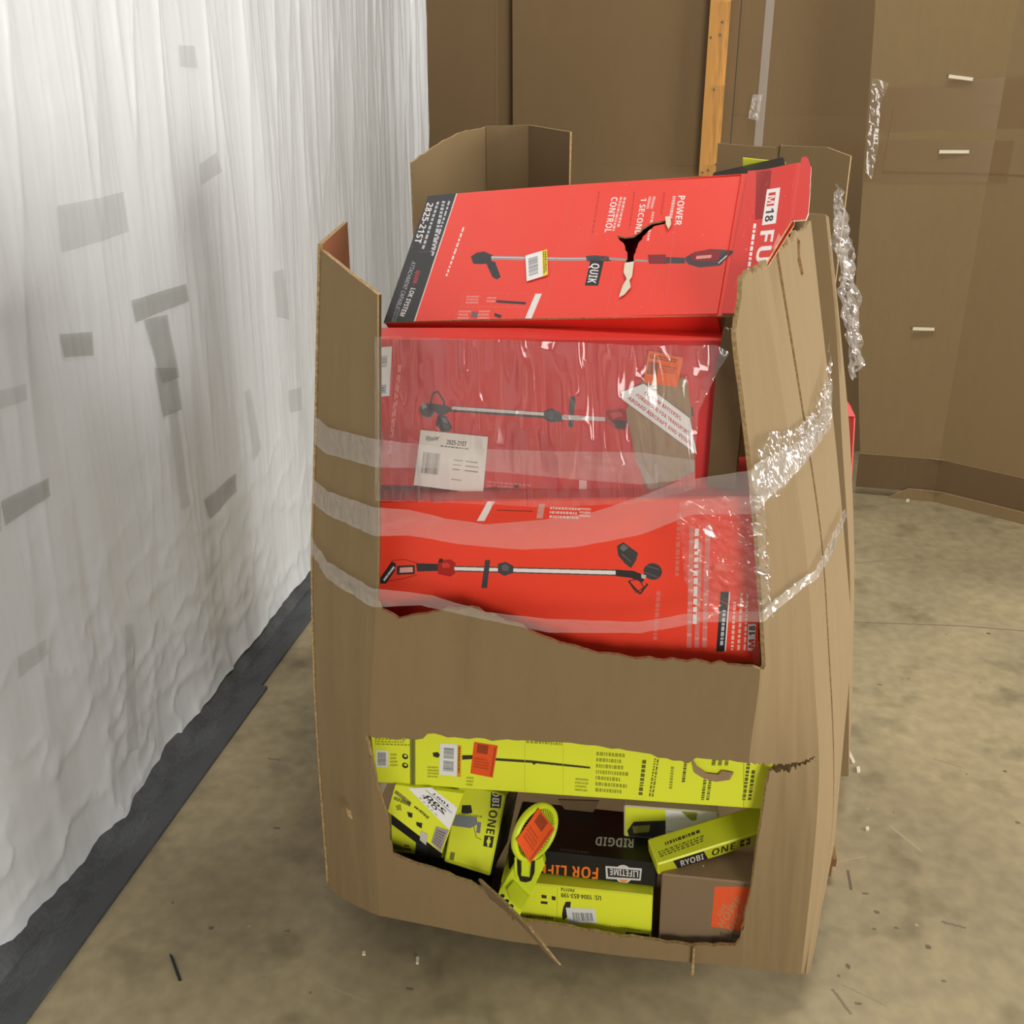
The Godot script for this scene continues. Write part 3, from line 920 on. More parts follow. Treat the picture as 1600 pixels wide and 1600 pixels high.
	for q in [[V3(-.66, .076, -1.64), V3(.30, .076, -1.64), V3(.33, .076, -1.95), V3(-.67, .076, -1.95)], [V3(-.67, .076, -1.95), V3(.33, .076, -1.95), V3(.33, .076, -2.7), V3(-.67, .076, -2.7)], [V3(-.52, .076, -1.60), V3(.18, .076, -1.60), V3(.28, .076, -1.64), V3(-.64, .076, -1.64)]]:
		bm.quad(M.kraft, q[0], q[1], q[2], q[3], Vector3.UP)
		var d := Vector3(0, -.008, 0)
		bm.quad(M.kraft, q[0] + d, q[1] + d, q[2] + d, q[3] + d, Vector3.DOWN)
		bm.quad(M.kraft_edge, q[0], q[1], q[1] + d, q[0] + d, Vector3.BACK)
	obj("bottom_panel", bm.mesh(), t)
	# inner brown flap beside the middle red box
	var inn := func(s: float, y: float) -> Vector3: return Vector3(.045, y, -1.650).lerp(Vector3(.090, y, -1.627), s)
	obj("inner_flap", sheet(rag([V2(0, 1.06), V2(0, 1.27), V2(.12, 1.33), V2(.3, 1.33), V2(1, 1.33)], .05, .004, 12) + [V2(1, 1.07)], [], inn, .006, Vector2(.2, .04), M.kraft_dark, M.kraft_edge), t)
	# the torn strip bent outwards at the low edge
	var a0: Vector3 = [V3(-0.339, 0.2331, -1.556)][0]
	var a1: Vector3 = [V3(-0.3169, 0.1836, -1.56)][0]
	var tip: Vector3 = [V3(-0.1471, 0.2415, -1.36)][0]
	var tip2: Vector3 = [V3(-0.1622, 0.2359, -1.37)][0]
	var strip := func(s: float, v: float) -> Vector3:
		var p := a0.lerp(tip, s)
		var q := a1.lerp(tip2, s)
		return p.lerp(q, v) + Vector3(0, .012 * sin(PI * s), 0)
	obj("torn_strip", sheet(rag([V2(0, 0), V2(.3, -.05), V2(.6, .1), V2(.63, -.2), V2(.68, .0), V2(1, .2)], .05, .06, 14) + [V2(1, .9), V2(.5, .8), V2(0, 1)], [], strip, .005, Vector2(.08, .5), M.kraft, M.kraft_edge), t)
	for k in [[[V3(0.0868, 0.1282, -1.552), V3(0.0905, 0.1288, -1.552), V3(0.0929, 0.0585, -1.552), V3(0.0879, 0.0575, -1.552)], M.kraft_edge], [[V3(-0.6086, 0.3693, -1.555), V3(-0.5986, 0.3613, -1.555), V3(-0.5958, 0.3428, -1.555), V3(-0.6048, 0.3478, -1.555)], M.kraft_edge], [[V3(0.0898, 0.3468, -1.54), V3(0.0921, 0.3472, -1.54), V3(0.0923, 0.3442, -1.54), V3(0.09, 0.3438, -1.54)], M.kraft_edge]]:
		var b := Mb.new()
		plate(b, k[1], k[0], .003)
		obj("torn_shred", b.mesh(), t)
	# red lettered sliver of another box at the hole's right rim is left to the yellow box behind
	build_pallet()

func build_pallet() -> void:
	var t := thing("pallet", "low wooden pallet half hidden under the torn bulk carton", "pallet")
	var b := Mb.new()
	b.box(M.wood_old, Vector3(-.6, .046, -2.05), Vector3(.408, .066, -1.93))
	obj("board", b.mesh(), t)
	for z in [-2.25, -2.45, -2.66]:
		var c := Mb.new()
		c.box(M.wood_old, Vector3(-.6, .046, z - .05), Vector3(.34, .063, z + .05))
		obj("board", c.mesh(), t)
	for x in [-.58, -.13, .30]:
		var c := Mb.new()
		c.box(M.wood_old, Vector3(x, 0, -2.7), Vector3(x + .045 + (.06 if x > .2 else 0.0), .046, -1.95))
		obj("stringer", c.mesh(), t)

# ------------------------------------------------------------------ the red tool boxes
const GREY_POLE := Color(.62, .58, .58)
const TOOL := Color(.17, .165, .175)

func build_red_boxes() -> void:
	var red := C(238, 66, 50)
	var white := C(236, 228, 224)
	var pink := C(232, 150, 140)
	# ---- top box, tipped back
	var p := Pic.new(1700, 864, red)
	p.poly([V2(-0.0856, -0.218), V2(0.0866, -0.015), V2(0.0879, 1.0806), V2(-0.0735, 1.2591)], C(30, 30, 34))
	p.poly([V2(0.0866, -0.015), V2(0.0906, -0.0142), V2(0.0916, 1.0807), V2(0.0879, 1.0806)], C(226, 200, 192))
	p.text(mask("2825-21ST"), [V2(0.0058, 0.0552), V2(0.0086, 0.3926), V2(0.0266, 0.0646)], white)
	p.greek([V2(0.0332, 0.0551), V2(0.0362, 0.4577), V2(0.0458, 0.0629)], 1, C(190, 190, 192))
	p.greek([V2(0.0484, 0.0527), V2(0.0665, 0.4719), V2(0.065, 0.0612)], 1, C(190, 190, 192))
	p.greek([V2(0.0683, 0.0565), V2(0.073, 0.5229), V2(0.0788, 0.0639)], 1, C(190, 190, 192))
	p.text(mask("ATTACHMENT CAPABLE", false), [V2(0.0218, 0.5366), V2(0.0212, 0.8988), V2(0.0347, 0.5482)], C(200, 200, 204))
	p.text(mask("QUIK-"), [V2(0.0446, 0.6092), V2(0.0469, 0.7274), V2(0.0567, 0.6155)], C(210, 50, 40))
	p.text(mask("LOK SYSTEM"), [V2(0.0469, 0.742), V2(0.0403, 0.957), V2(0.0614, 0.7531)], white)
	p.greek([V2(0.0212, 0.8988), V2(0.0212, 1.0076), V2(0.0376, 0.9095)], 2, C(120, 120, 124))
	p.greek([V2(0.1393, 0.2841), V2(0.1342, 0.7454), V2(0.1482, 0.2958)], 1, white)
	# trimmer
	p.poly([V2(0.1919, 0.528), V2(0.205, 0.5002), V2(0.2259, 0.4931), V2(0.2548, 0.5263), V2(0.2559, 0.5848), V2(0.228, 0.5912), V2(0.2056, 0.5836)], TOOL)
	p.poly([V2(0.2356, 0.5629), V2(0.2656, 0.5763), V2(0.2944, 0.6945), V2(0.2859, 0.7125), V2(0.2714, 0.6921)], TOOL)
	p.poly([V2(0.2499, 0.5305), V2(0.516, 0.5786), V2(0.5181, 0.6022), V2(0.2532, 0.5602)], GREY_POLE)
	p.poly([V2(0.2504, 0.5355), V2(0.5164, 0.5834), V2(0.5168, 0.5881), V2(0.2515, 0.5454)], C(206, 200, 198))
	p.poly([V2(0.5085, 0.5683), V2(0.5315, 0.5665), V2(0.5683, 0.5759), V2(0.5759, 0.6093), V2(0.5151, 0.6065)], C(64, 62, 66))
	p.poly([V2(0.5227, 0.5981), V2(0.5578, 0.6071), V2(0.5579, 0.7808), V2(0.5237, 0.7775)], C(34, 34, 38))
	p.text(mask("QUIK"), [V2(0.5276, 0.6174), V2(0.5286, 0.7598), V2(0.5495, 0.6246)], white)
	p.poly([V2(0.5686, 0.5806), V2(0.6668, 0.6067), V2(0.6678, 0.6205), V2(0.5702, 0.5993)], GREY_POLE)
	p.poly([V2(0.6641, 0.5697), V2(0.7082, 0.5709), V2(0.7146, 0.6398), V2(0.672, 0.6347)], C(134, 34, 42))
	p.poly([V2(0.7095, 0.5893), V2(0.7566, 0.5999), V2(0.7593, 0.6407), V2(0.7127, 0.635)], C(72, 66, 70))
	p.poly([V2(0.7538, 0.604), V2(0.7772, 0.5619), V2(0.8142, 0.5443), V2(0.8647, 0.5602), V2(0.8699, 0.5743), V2(0.8423, 0.6639), V2(0.7948, 0.6716), V2(0.7673, 0.6461)], C(74, 62, 66))
	p.poly([V2(0.7672, 0.5741), V2(0.8053, 0.5476), V2(0.8393, 0.5612), V2(0.8375, 0.6324), V2(0.7766, 0.6248)], C(140, 32, 36))
	p.poly([V2(0.7835, 0.5898), V2(0.8197, 0.5855), V2(0.8195, 0.6079), V2(0.7834, 0.6122)], pink)
	p.poly([V2(0.8344, 0.632), V2(0.8544, 0.5633), V2(0.8694, 0.5653), V2(0.845, 0.6598)], C(48, 46, 50))
	p.greek([V2(0.8365, 0.6411), V2(0.8582, 0.5772), V2(0.8415, 0.6506)], 1, white)
	# captions
	p.text(mask("CONTROL"), [V2(0.5371, 0.1173), V2(0.5423, 0.4023), V2(0.5542, 0.1207)], white)
	p.greek([V2(0.5577, 0.1214), V2(0.5591, 0.3858), V2(0.5785, 0.1305)], 2, C(232, 190, 184))
	p.text(mask("1 SECOND"), [V2(0.6156, 0.1378), V2(0.6194, 0.4237), V2(0.6307, 0.1408)], white)
	p.greek([V2(0.6333, 0.1314), V2(0.6327, 0.2342), V2(0.6549, 0.1357)], 2, C(232, 190, 184))
	p.greek([V2(0.6503, 0.2519), V2(0.6521, 0.4941), V2(0.6602, 0.2537)], 1, C(232, 190, 184))
	p.text(mask("POWER"), [V2(0.7098, 0.132), V2(0.7143, 0.3632), V2(0.7276, 0.1356)], white)
	p.greek([V2(0.6941, 0.1387), V2(0.6962, 0.3318), V2(0.7072, 0.1413)], 1, C(232, 190, 184))
	for k in [[V2(0.4973, 0.069), V2(0.511, 0.4646), V2(0.5025, 0.07)], [V2(0.5919, 0.0883), V2(0.6016, 0.3829), V2(0.597, 0.0894)], [V2(0.669, 0.1041), V2(0.6731, 0.2992), V2(0.6756, 0.1054)]]:
		p.greek(k, 2, C(188, 30, 24))
	for k in [[V2(0.2044, 0.8041), V2(0.3918, 0.8203), V2(0.3981, 0.9163), V2(0.2072, 0.9026)], [V2(0.2078, 0.9073), V2(0.3817, 0.9197), V2(0.378, 1.0137), V2(0.1981, 1.0035)]]:
		p.path(k + [k[0]], 1.6, C(224, 110, 100))
	p.poly([V2(0.4008, 0.8256), V2(0.4177, 0.8271), V2(0.407, 1.0198), V2(0.3902, 1.0189)], white)
	p.greek([V2(0.2193, 0.8849), V2(0.2618, 0.8881), V2(0.2151, 0.8191)], 3, pink)
	p.greek([V2(0.2748, 0.8798), V2(0.3027, 0.882), V2(0.2731, 0.8333)], 2, pink)
	p.poly([V2(0.3007, 0.8634), V2(0.3813, 0.8834), V2(0.3832, 0.9017), V2(0.3027, 0.882)], TOOL)
	p.greek([V2(0.2094, 0.995), V2(0.2429, 0.997), V2(0.2064, 0.9258)], 3, pink)
	p.greek([V2(0.2622, 0.9981), V2(0.2969, 1.0001), V2(0.263, 0.9296)], 3, pink)
	p.poly([V2(0.3056, 0.9553), V2(0.3283, 0.9749), V2(0.3256, 0.9973), V2(0.3082, 0.9782)], TOOL)
	p.poly([V2(0.2435, 0.9421), V2(0.2611, 0.9433), V2(0.2629, 0.989), V2(0.2448, 0.9834)], C(120, 90, 92))
	for k in [[V2(0.4311, -0.0322), V2(0.4284, 0.2069), V2(0.4317, 0.9187)], [V2(0.2915, 0.1821), V2(0.3113, 0.2869)], [V2(0.5882, 0.6613), V2(0.5949, 0.9741)], [V2(0.6999, 0.6741), V2(0.6881, 0.8938)], [V2(0.6173, 0.6646), V2(0.6191, 1.0016)], [V2(0.7067, 0.0378), V2(0.7311, 0.8972)]]:
		p.path(k, 2.5, C(224, 88, 76))
	p.scuffs(60, C(220, 80, 68))
	p.speckle(30, C(226, 170, 150), 3.0)
	var f1 := mat(Color.WHITE, .4, p.tex())
	var t := carton("tool_box", "red string trimmer box tipped back on top, face torn open near the middle", V3(-0.1894, 1.4002, -1.8698), V3(-50.509, -18.103, 8.975), V3(0.7146, 0.3171, 0.0522), {"side": M.red, "front": f1}, "red trimmer boxes", .003, true)
	var tb: MeshInstance3D = t.get_child(0)
	tb.scale.x = .86
	tb.position.x = -.07 * t.get_meta("dims").x
	var s: Vector3 = t.get_meta("dims")
	var ff := func(u: float, v: float) -> Vector3: return Vector3((u - .5) * s.x, (v - .5) * s.y, s.z / 2 + .002 * sin(u * 5) + .0035 * exp(-pow((u - .53) / .05, 2) - pow((v - .55) / .2, 2)))
	var hl := []
	for q in rag([V2(0.5736, 0.4214), V2(0.5959, 0.4343), V2(0.6182, 0.4282), V2(0.6367, 0.3742), V2(0.6564, 0.3346), V2(0.7001, 0.3182), V2(0.703, 0.3377), V2(0.6646, 0.3598), V2(0.6414, 0.4364), V2(0.6341, 0.5102), V2(0.6302, 0.5838), V2(0.6305, 0.6297), V2(0.6144, 0.6278), V2(0.611, 0.5443), V2(0.596, 0.4768), V2(0.5736, 0.4214)], .02, .003, 15).slice(0, -1):
		hl.append(V2(q.x, 1 - q.y))
	var fm := sheet([V2(0, 0), V2(.90, 0), V2(1, .6), V2(1, 1), V2(0, 1)], [hl], ff, .004, Vector2(.025, .05), f1, M.kraft_edge, M.kraft, Vector2(1, -1), V2(0, 1))
	obj("front_face", fm, t)
	sticker(t, "torn_paper", [V2(0.6132, 0.6322), V2(0.635, 0.6257), V2(0.6383, 0.7303), V2(0.6341, 0.7567), V2(0.6407, 0.802), V2(0.6291, 0.854), V2(0.6179, 0.8707), V2(0.621, 0.7912), V2(0.627, 0.7471), V2(0.6154, 0.7008)], M.cream, "tan torn cardboard", .004, .002)
	sticker(t, "torn_paper", [V2(0.6897, 0.3069), V2(0.7023, 0.3043), V2(0.7079, 0.3621), V2(0.7041, 0.3991), V2(0.695, 0.36)], M.cream, "", .004, .002)
	p = Pic.new(256, 256, C(240, 238, 236))
	p.poly([V2(.76, 0), V2(1, 0), V2(1, 1), V2(.76, 1)], C(238, 206, 40))
	p.bars([V2(.12, .16), V2(.12, .84), V2(.56, .16)], C(110, 112, 120))
	p.greek([V2(.80, .06), V2(.80, .94), V2(.97, .06)], 2, C(60, 56, 40))
	sticker(t, "price_sticker", [V2(0.347, 0.5478), V2(0.4016, 0.5068), V2(0.4219, 0.6984), V2(0.37, 0.7397)], mat(Color.WHITE, .5, p.tex()), "white and yellow bar code sticker", .0045)
	# the end flap folded over the right end of the face
	p = Pic.new(512, 1024, C(214, 50, 40))
	var fx := func(k: Array) -> Array:   # face coordinates to the flap's own picture
		var o := []
		for q in k:
			o.append(V2((q.x - .868) / .132, q.y))
		return o
	p.poly(fx.call([V2(0.8942, 0.0058), V2(0.9313, 0.0143), V2(0.9395, 0.3729), V2(0.9096, 0.3678)]), C(150, 24, 20))
	p.poly(fx.call([V2(0.9275, 0.157), V2(0.9593, 0.1635), V2(0.9609, 0.4218), V2(0.9283, 0.4165)]), white)
	p.poly(fx.call([V2(0.9335, 0.1865), V2(0.9501, 0.1898), V2(0.9502, 0.2876), V2(0.9322, 0.2843)]), C(206, 40, 32))
	p.text(mask("M"), fx.call([V2(0.9326, 0.2004), V2(0.9335, 0.2799), V2(0.9492, 0.2037)]), white)
	p.text(mask("18"), fx.call([V2(0.9329, 0.2983), V2(0.9336, 0.4038), V2(0.9524, 0.3018)]), C(36, 36, 40))
	p.text(mask("FUEL"), fx.call([V2(0.928, 0.4391), V2(0.9231, 0.9123), V2(0.9607, 0.4488)]), white)
	p.greek(fx.call([V2(0.9065, 0.3948), V2(0.9091, 0.8098), V2(0.9172, 0.4011)]), 1, white)
	p.scuffs(40, C(228, 120, 108))
	p.speckle(20, C(228, 150, 140), 4.0)
	p.poly(fx.call([V2(0.9618, 0.5953), V2(0.9716, 0.4951), V2(0.979, 0.5317), V2(0.9748, 0.6276)]), C(224, 130, 120))
	var fe := func(u: float, v: float) -> Vector3: return ff.call(u, v) + Vector3(0, 0, .006 + .010 * smoothstep(.9, 1.0, u))
	var ft := sheet([V2(.868, 0), V2(.90, 0), V2(1.0, .60), V2(1.0, 1.0), V2(.874, 1.0)], [], fe, .004, Vector2(.022, .05), mat(Color.WHITE, .4, p.tex()), M.kraft_edge, M.kraft, Vector2(1 / .132, -1), V2(.868, 1))
	obj("end_flap", ft, t)
	var lip := func(u: float, v: float) -> Vector3: return fe.call(1.0, v) + Vector3(.02 * u + .006 * v * u, .006 * u, .002 * u)
	obj("flap_edge", sheet(rag([V2(0, .58), V2(0, 1.03), V2(.3, 1.035), V2(.7, .95), V2(.9, .75), V2(1, .6)], .06, .012, 16) + [V2(.9, .56)], [], lip, .003, Vector2(.2, .06), mat(C(214, 52, 44), .4), M.cream), t)
	# ---- middle box
	p = Pic.new(1500, 600, C(202, 46, 46))
	p.greek([V2(0.1847, 0.1733), V2(0.1341, 0.7962), V2(0.1948, 0.1731)], 2, pink)
	p.ell([V2(0.2515, 0.4707)][0], .019, .046, TOOL)
	p.path([V2(0.2608, 0.4405), V2(0.2697, 0.3638), V2(0.2837, 0.3423), V2(0.2986, 0.4136), V2(0.2973, 0.4647)], 7, TOOL)
	p.poly([V2(0.2647, 0.4233), V2(0.3081, 0.4387), V2(0.3173, 0.4724), V2(0.2894, 0.5077), V2(0.2601, 0.4661)], TOOL)
	p.poly([V2(0.2795, 0.4996), V2(0.3013, 0.5072), V2(0.3162, 0.584), V2(0.3071, 0.6104), V2(0.2867, 0.6114), V2(0.2725, 0.5688)], C(48, 48, 52))
	p.poly([V2(0.3165, 0.4384), V2(0.5638, 0.471), V2(0.5634, 0.5131), V2(0.3155, 0.4767)], C(66, 62, 66))
	p.poly([V2(0.3181, 0.4426), V2(0.5638, 0.4752), V2(0.5636, 0.4962), V2(0.3175, 0.4639)], C(206, 198, 196))
	p.poly([V2(0.5558, 0.463), V2(0.5754, 0.4454), V2(0.6011, 0.4779), V2(0.604, 0.5282), V2(0.5746, 0.5379), V2(0.5552, 0.5177)], C(58, 62, 68))
	p.poly([V2(0.6212, 0.369), V2(0.6356, 0.3686), V2(0.6297, 0.565), V2(0.6167, 0.5656)], C(58, 62, 68))
	p.poly([V2(0.601, 0.4863), V2(0.7136, 0.4983), V2(0.7135, 0.5233), V2(0.6008, 0.5199)], C(190, 184, 184))
	p.poly([V2(0.7088, 0.4569), V2(0.7517, 0.4387), V2(0.7708, 0.4793), V2(0.7678, 0.5627), V2(0.7407, 0.5807), V2(0.7103, 0.5318)], C(150, 26, 34))
	p.poly([V2(0.7295, 0.5143), V2(0.7645, 0.5211), V2(0.7583, 0.5799), V2(0.7359, 0.5642)], C(60, 50, 54))
	p.poly([V2(0.9018, 0.4166), V2(0.9236, 0.4239), V2(0.9273, 0.481), V2(0.9056, 0.4819)], C(52, 60, 66))
	p.poly([V2(0.2373, 0.4328), V2(0.2477, 0.4239), V2(0.2538, 0.4493), V2(0.2397, 0.4669)], C(120, 124, 120))
	p.poly([V2(0.2892, 0.5163), V2(0.3025, 0.5244), V2(0.305, 0.5587), V2(0.2917, 0.5506)], C(96, 98, 98))
	p.path([V2(0.2384, 0.5099), V2(0.2516, 0.5266), V2(0.2657, 0.5087)], 3, C(104, 106, 104))
	p.path([V2(0.2929, 0.5678), V2(0.3061, 0.5845)], 3, C(104, 106, 104))
	p.poly([V2(0.5605, 0.4754), V2(0.5721, 0.4539), V2(0.5817, 0.4745), V2(0.578, 0.5209), V2(0.565, 0.5172)], C(92, 96, 100))
	p.poly([V2(0.72, 0.4731), V2(0.7454, 0.4596), V2(0.755, 0.4882), V2(0.7295, 0.5059)], C(190, 66, 72))
	p.greek([V2(0.3966, 1.039), V2(0.5158, 1.0566), V2(0.402, 0.9395)], 4, C(206, 110, 104))
	p.poly([V2(0.4148, 0.9835), V2(0.4268, 0.9826), V2(0.4239, 1.0459), V2(0.412, 1.0423)], TOOL)
	p.poly([V2(0.4713, 0.9658), V2(0.4848, 0.9692), V2(0.4824, 1.0142), V2(0.4705, 1.0152)], TOOL)
	p.poly([V2(0.5267, 0.9929), V2(0.5367, 1.0011), V2(0.543, 1.0364), V2(0.5296, 1.0285)], TOOL)
	p.line([V2(0.5367, 1.0011)][0], [V2(0.627, 1.0163)][0], 4, C(90, 30, 34))
	p.poly([V2(0.6424, 0.9222), V2(0.6622, 0.9251), V2(0.66, 1.0628), V2(0.6401, 1.0599)], C(226, 178, 172))
	p.greek([V2(0.6543, 0.8556), V2(0.7572, 0.879), V2(0.6581, 0.7383)], 2, C(204, 80, 76))
	p.scuffs(40, C(200, 70, 66))
	t = carton("tool_box_001", "middle red trimmer box behind hazy wrap, with white shipping label and brown taped patch", V3(-0.2755, 1.163, -1.705), V3(0, 0, 2.2), V3(0.68, 0.272, 0.08), {"side": M.red, "front": mat(Color.WHITE, .45, p.tex())}, "red trimmer boxes")
	p = Pic.new(560, 460, C(232, 226, 218))
	p.text(mask("2825-21ST"), [V2(.40, .20), V2(.70, .20), V2(.40, .12)], C(70, 66, 64))
	p.text(mask("Milwaukee", true), [V2(.09, .17), V2(.28, .15), V2(.09, .09)], C(80, 74, 72))
	p.path([V2(.1, .19), V2(.2, .16), V2(.3, .08)], 3, C(80, 74, 72))
	p.greek([V2(.32, .26), V2(.80, .26), V2(.32, .22)], 1, C(110, 104, 100))
	p.bars([V2(.08, .38), V2(.33, .38), V2(.08, .76)], C(96, 90, 86))
	for y in [.44, .52, .60]:
		p.greek([V2(.53, y + .04), V2(.67, y + .04), V2(.53, y)], 1, C(130, 124, 120))
		p.greek([V2(.71, y + .04), V2(.90, y + .04), V2(.71, y)], 1, C(100, 96, 92))
	p.greek([V2(.53, .82), V2(.70, .82), V2(.53, .79)], 1, C(110, 104, 100))
	sticker(t, "shipping_label", [V2(0.2323, 0.601), V2(0.4094, 0.6399), V2(0.3881, 1.0352), V2(0.2016, 0.9859)], mat(Color.WHITE, .55, p.tex()), "white shipping label with bar code", .003, .0012)
	p = Pic.new(96, 320, C(226, 228, 224))
	p.bars([V2(.1, .18), V2(.1, .40), V2(.8, .18)], C(120, 122, 122))
	p.poly([V2(0, .60), V2(.4, .60), V2(.4, .72), V2(0, .72)], C(50, 50, 50))
	p.poly([V2(0, .76), V2(.8, .76), V2(.8, .94), V2(0, .94)], C(150, 172, 178))
	p.greek([V2(.1, .9), V2(.8, .9), V2(.1, .8)], 2, C(90, 110, 116))
	sticker(t, "inventory_sticker", [V2(0.1178, 0.0627), V2(0.1736, 0.0539), V2(0.1557, 0.3759), V2(0.1054, 0.3904)], mat(Color.WHITE, .5, p.tex()), "narrow white sticker", .002)
	sticker(t, "brown_tape", [V2(0.8075, 0.2335), V2(0.9061, 0.2391), V2(0.9207, 0.4403), V2(0.9348, 0.8366), V2(0.8177, 1.0057), V2(0.7809, 0.6969), V2(0.7612, 0.4466), V2(0.7953, 0.2821)], M.brown_carton, "brown taped patch", .002, .001)
	sticker(t, "brown_tape", [V2(0.7811, 0.7481), V2(0.8169, 0.8446), V2(0.8366, 0.9168), V2(0.8326, 0.7962), V2(0.8421, 0.7871), V2(0.8432, 0.9512), V2(0.8273, 0.9874)], M.film_thick, "", .006, .0005)
	p = Pic.new(300, 256, C(232, 96, 26))
	p.greek([V2(.05, .22), V2(.95, .22), V2(.05, .08)], 2, C(120, 50, 16))
	p.poly([V2(.06, .32), V2(.36, .32), V2(.36, .72), V2(.06, .72)], C(150, 66, 30))
	p.greek([V2(.42, .60), V2(.92, .60), V2(.42, .34)], 3, C(170, 66, 20))
	sticker(t, "orange_sticker", [V2(0.8159, 0.0706), V2(0.8987, 0.1127), V2(0.8852, 0.2957), V2(0.803, 0.2658)], mat(Color.WHITE, .5, p.tex()), "orange paper sticker", .004)
	p = Pic.new(760, 260, C(226, 222, 220))
	var dk := C(176, 50, 52)
	p.text(mask("LITHIUM BATTERIES"), [V2(.12, .30), V2(.80, .30), V2(.12, .16)], dk)
	p.text(mask("FORBIDDEN FOR TRANSPORT"), [V2(.06, .58), V2(.93, .58), V2(.06, .44)], dk)
	p.text(mask("ABOARD AIRCRAFT AND VESSEL"), [V2(.03, .86), V2(.95, .86), V2(.03, .72)], dk)
	sticker(t, "warning_label", [V2(0.8046, 0.2738), V2(0.9181, 0.4896), V2(0.9381, 0.7217), V2(0.7516, 0.3729)], mat(Color.WHITE, .55, p.tex()), "white warning label with red lettering", .006)
	sticker(t, "label_tip", [V2(0.8046, 0.2738), V2(0.7516, 0.3729), V2(0.7531, 0.3279)], mat(C(226, 222, 220), .55), "", .006)
	# ---- lower box
	p = Pic.new(1600, 712, C(240, 66, 42))
	p.poly([V2(0.3707, -0.0108), V2(0.3878, -0.0103), V2(0.3526, 0.1252), V2(0.3337, 0.1249)], white)
	p.line([V2(0.385, 0.0612)][0], [V2(0.4716, 0.0708)][0], 4, C(130, 50, 44))
	p.poly([V2(0.4884, 0.0262), V2(0.5037, 0.0266), V2(0.4949, 0.1128), V2(0.4795, 0.1125)], C(214, 150, 142))
	p.greek([V2(0.5103, 0.1131), V2(0.5819, 0.1221), V2(0.5156, 0.0382)], 3, C(226, 200, 196))
	p.greek([V2(0.5823, 0.1071), V2(0.611, 0.1115), V2(0.5853, 0.0474)], 3, C(226, 200, 196))
	for k in [[V2(0.3779, 0.0044), V2(0.6145, 0.026), V2(0.6074, 0.1339), V2(0.3655, 0.1178)]]:
		p.path(k + [k[0]], 1.5, C(220, 90, 80))
	p.poly([V2(0.0693, 0.4761), V2(0.1056, 0.3703), V2(0.1163, 0.3864), V2(0.1105, 0.431), V2(0.0823, 0.5129), V2(0.0671, 0.5131)], C(44, 42, 46))
	p.greek([V2(0.0756, 0.4842), V2(0.1073, 0.3986), V2(0.0813, 0.5006)], 1, white)
	p.path([V2(0.1059, 0.3663), V2(0.1395, 0.3583), V2(0.1712, 0.3824)], 3, C(160, 26, 20))
	p.path([V2(0.0883, 0.4964), V2(0.1294, 0.4797), V2(0.1673, 0.455)], 3, C(160, 26, 20))
	p.poly([V2(0.1173, 0.3986), V2(0.1639, 0.3944), V2(0.1609, 0.451), V2(0.1141, 0.4554)], C(56, 46, 48))
	p.poly([V2(0.125, 0.4107), V2(0.1583, 0.4065), V2(0.1566, 0.4389), V2(0.1215, 0.4431)], C(224, 170, 160))
	p.poly([V2(0.1679, 0.3824), V2(0.2235, 0.3864), V2(0.2213, 0.4305), V2(0.1684, 0.4348)], C(52, 50, 54))
	p.poly([V2(0.2245, 0.3664), V2(0.2574, 0.3584), V2(0.2693, 0.3823), V2(0.2647, 0.4464), V2(0.2523, 0.4666), V2(0.2203, 0.4507)], C(172, 30, 24))
	p.poly([V2(0.2283, 0.3544), V2(0.2381, 0.3544), V2(0.237, 0.3783), V2(0.2272, 0.3784)], TOOL)
	p.poly([V2(0.2653, 0.3983), V2(0.6714, 0.4209), V2(0.6707, 0.4598), V2(0.2636, 0.4344)], C(92, 74, 70))
	p.poly([V2(0.2649, 0.4063), V2(0.6713, 0.4287), V2(0.6708, 0.452), V2(0.264, 0.4263)], C(234, 226, 222))
	p.poly([V2(0.3444, 0.3625), V2(0.3572, 0.3625), V2(0.342, 0.5385), V2(0.3274, 0.5387)], C(66, 64, 68))
	p.poly([V2(0.3754, 0.3862), V2(0.395, 0.3744), V2(0.4132, 0.3981), V2(0.4116, 0.4417), V2(0.3885, 0.4617), V2(0.3734, 0.4379)], C(66, 64, 68))
	p.poly([V2(0.6622, 0.4209), V2(0.7048, 0.4285), V2(0.7348, 0.4594), V2(0.7251, 0.4985), V2(0.698, 0.4714), V2(0.6615, 0.4599)], TOOL)
	p.poly([V2(0.668, 0.2785), V2(0.6836, 0.2558), V2(0.7172, 0.3208), V2(0.712, 0.3629), V2(0.699, 0.413), V2(0.6843, 0.3821), V2(0.6699, 0.3359)], C(62, 60, 60))
	p.ell([V2(0.7503, 0.4322)][0], .022, .05, C(62, 60, 60))
	p.path([V2(0.6916, 0.491), V2(0.7179, 0.5693), V2(0.7371, 0.5062)], 7, TOOL)
	p.poly([V2(0.6739, 0.29), V2(0.6834, 0.2672), V2(0.695, 0.2901), V2(0.6825, 0.313)], C(110, 108, 106))
	p.path([V2(0.6792, 0.3283), V2(0.6996, 0.3744)], 3, C(112, 110, 108))
	p.path([V2(0.7356, 0.3975), V2(0.7655, 0.4206)], 3, C(110, 108, 106))
	p.path([V2(0.729, 0.4362), V2(0.7619, 0.467)], 3, C(104, 102, 100))
	p.poly([V2(0.7228, 0.4478), V2(0.7348, 0.4555), V2(0.7314, 0.4789), V2(0.7224, 0.4712)], C(190, 186, 182))
	p.path([V2(0.6916, 0.491), V2(0.7088, 0.5615), V2(0.7276, 0.5298), V2(0.7163, 0.4751), V2(0.6916, 0.491)], 4, TOOL)
	p.poly([V2(0.3829, 0.3981), V2(0.3946, 0.3862), V2(0.4034, 0.406), V2(0.3993, 0.4298), V2(0.3849, 0.4298)], C(98, 96, 98))
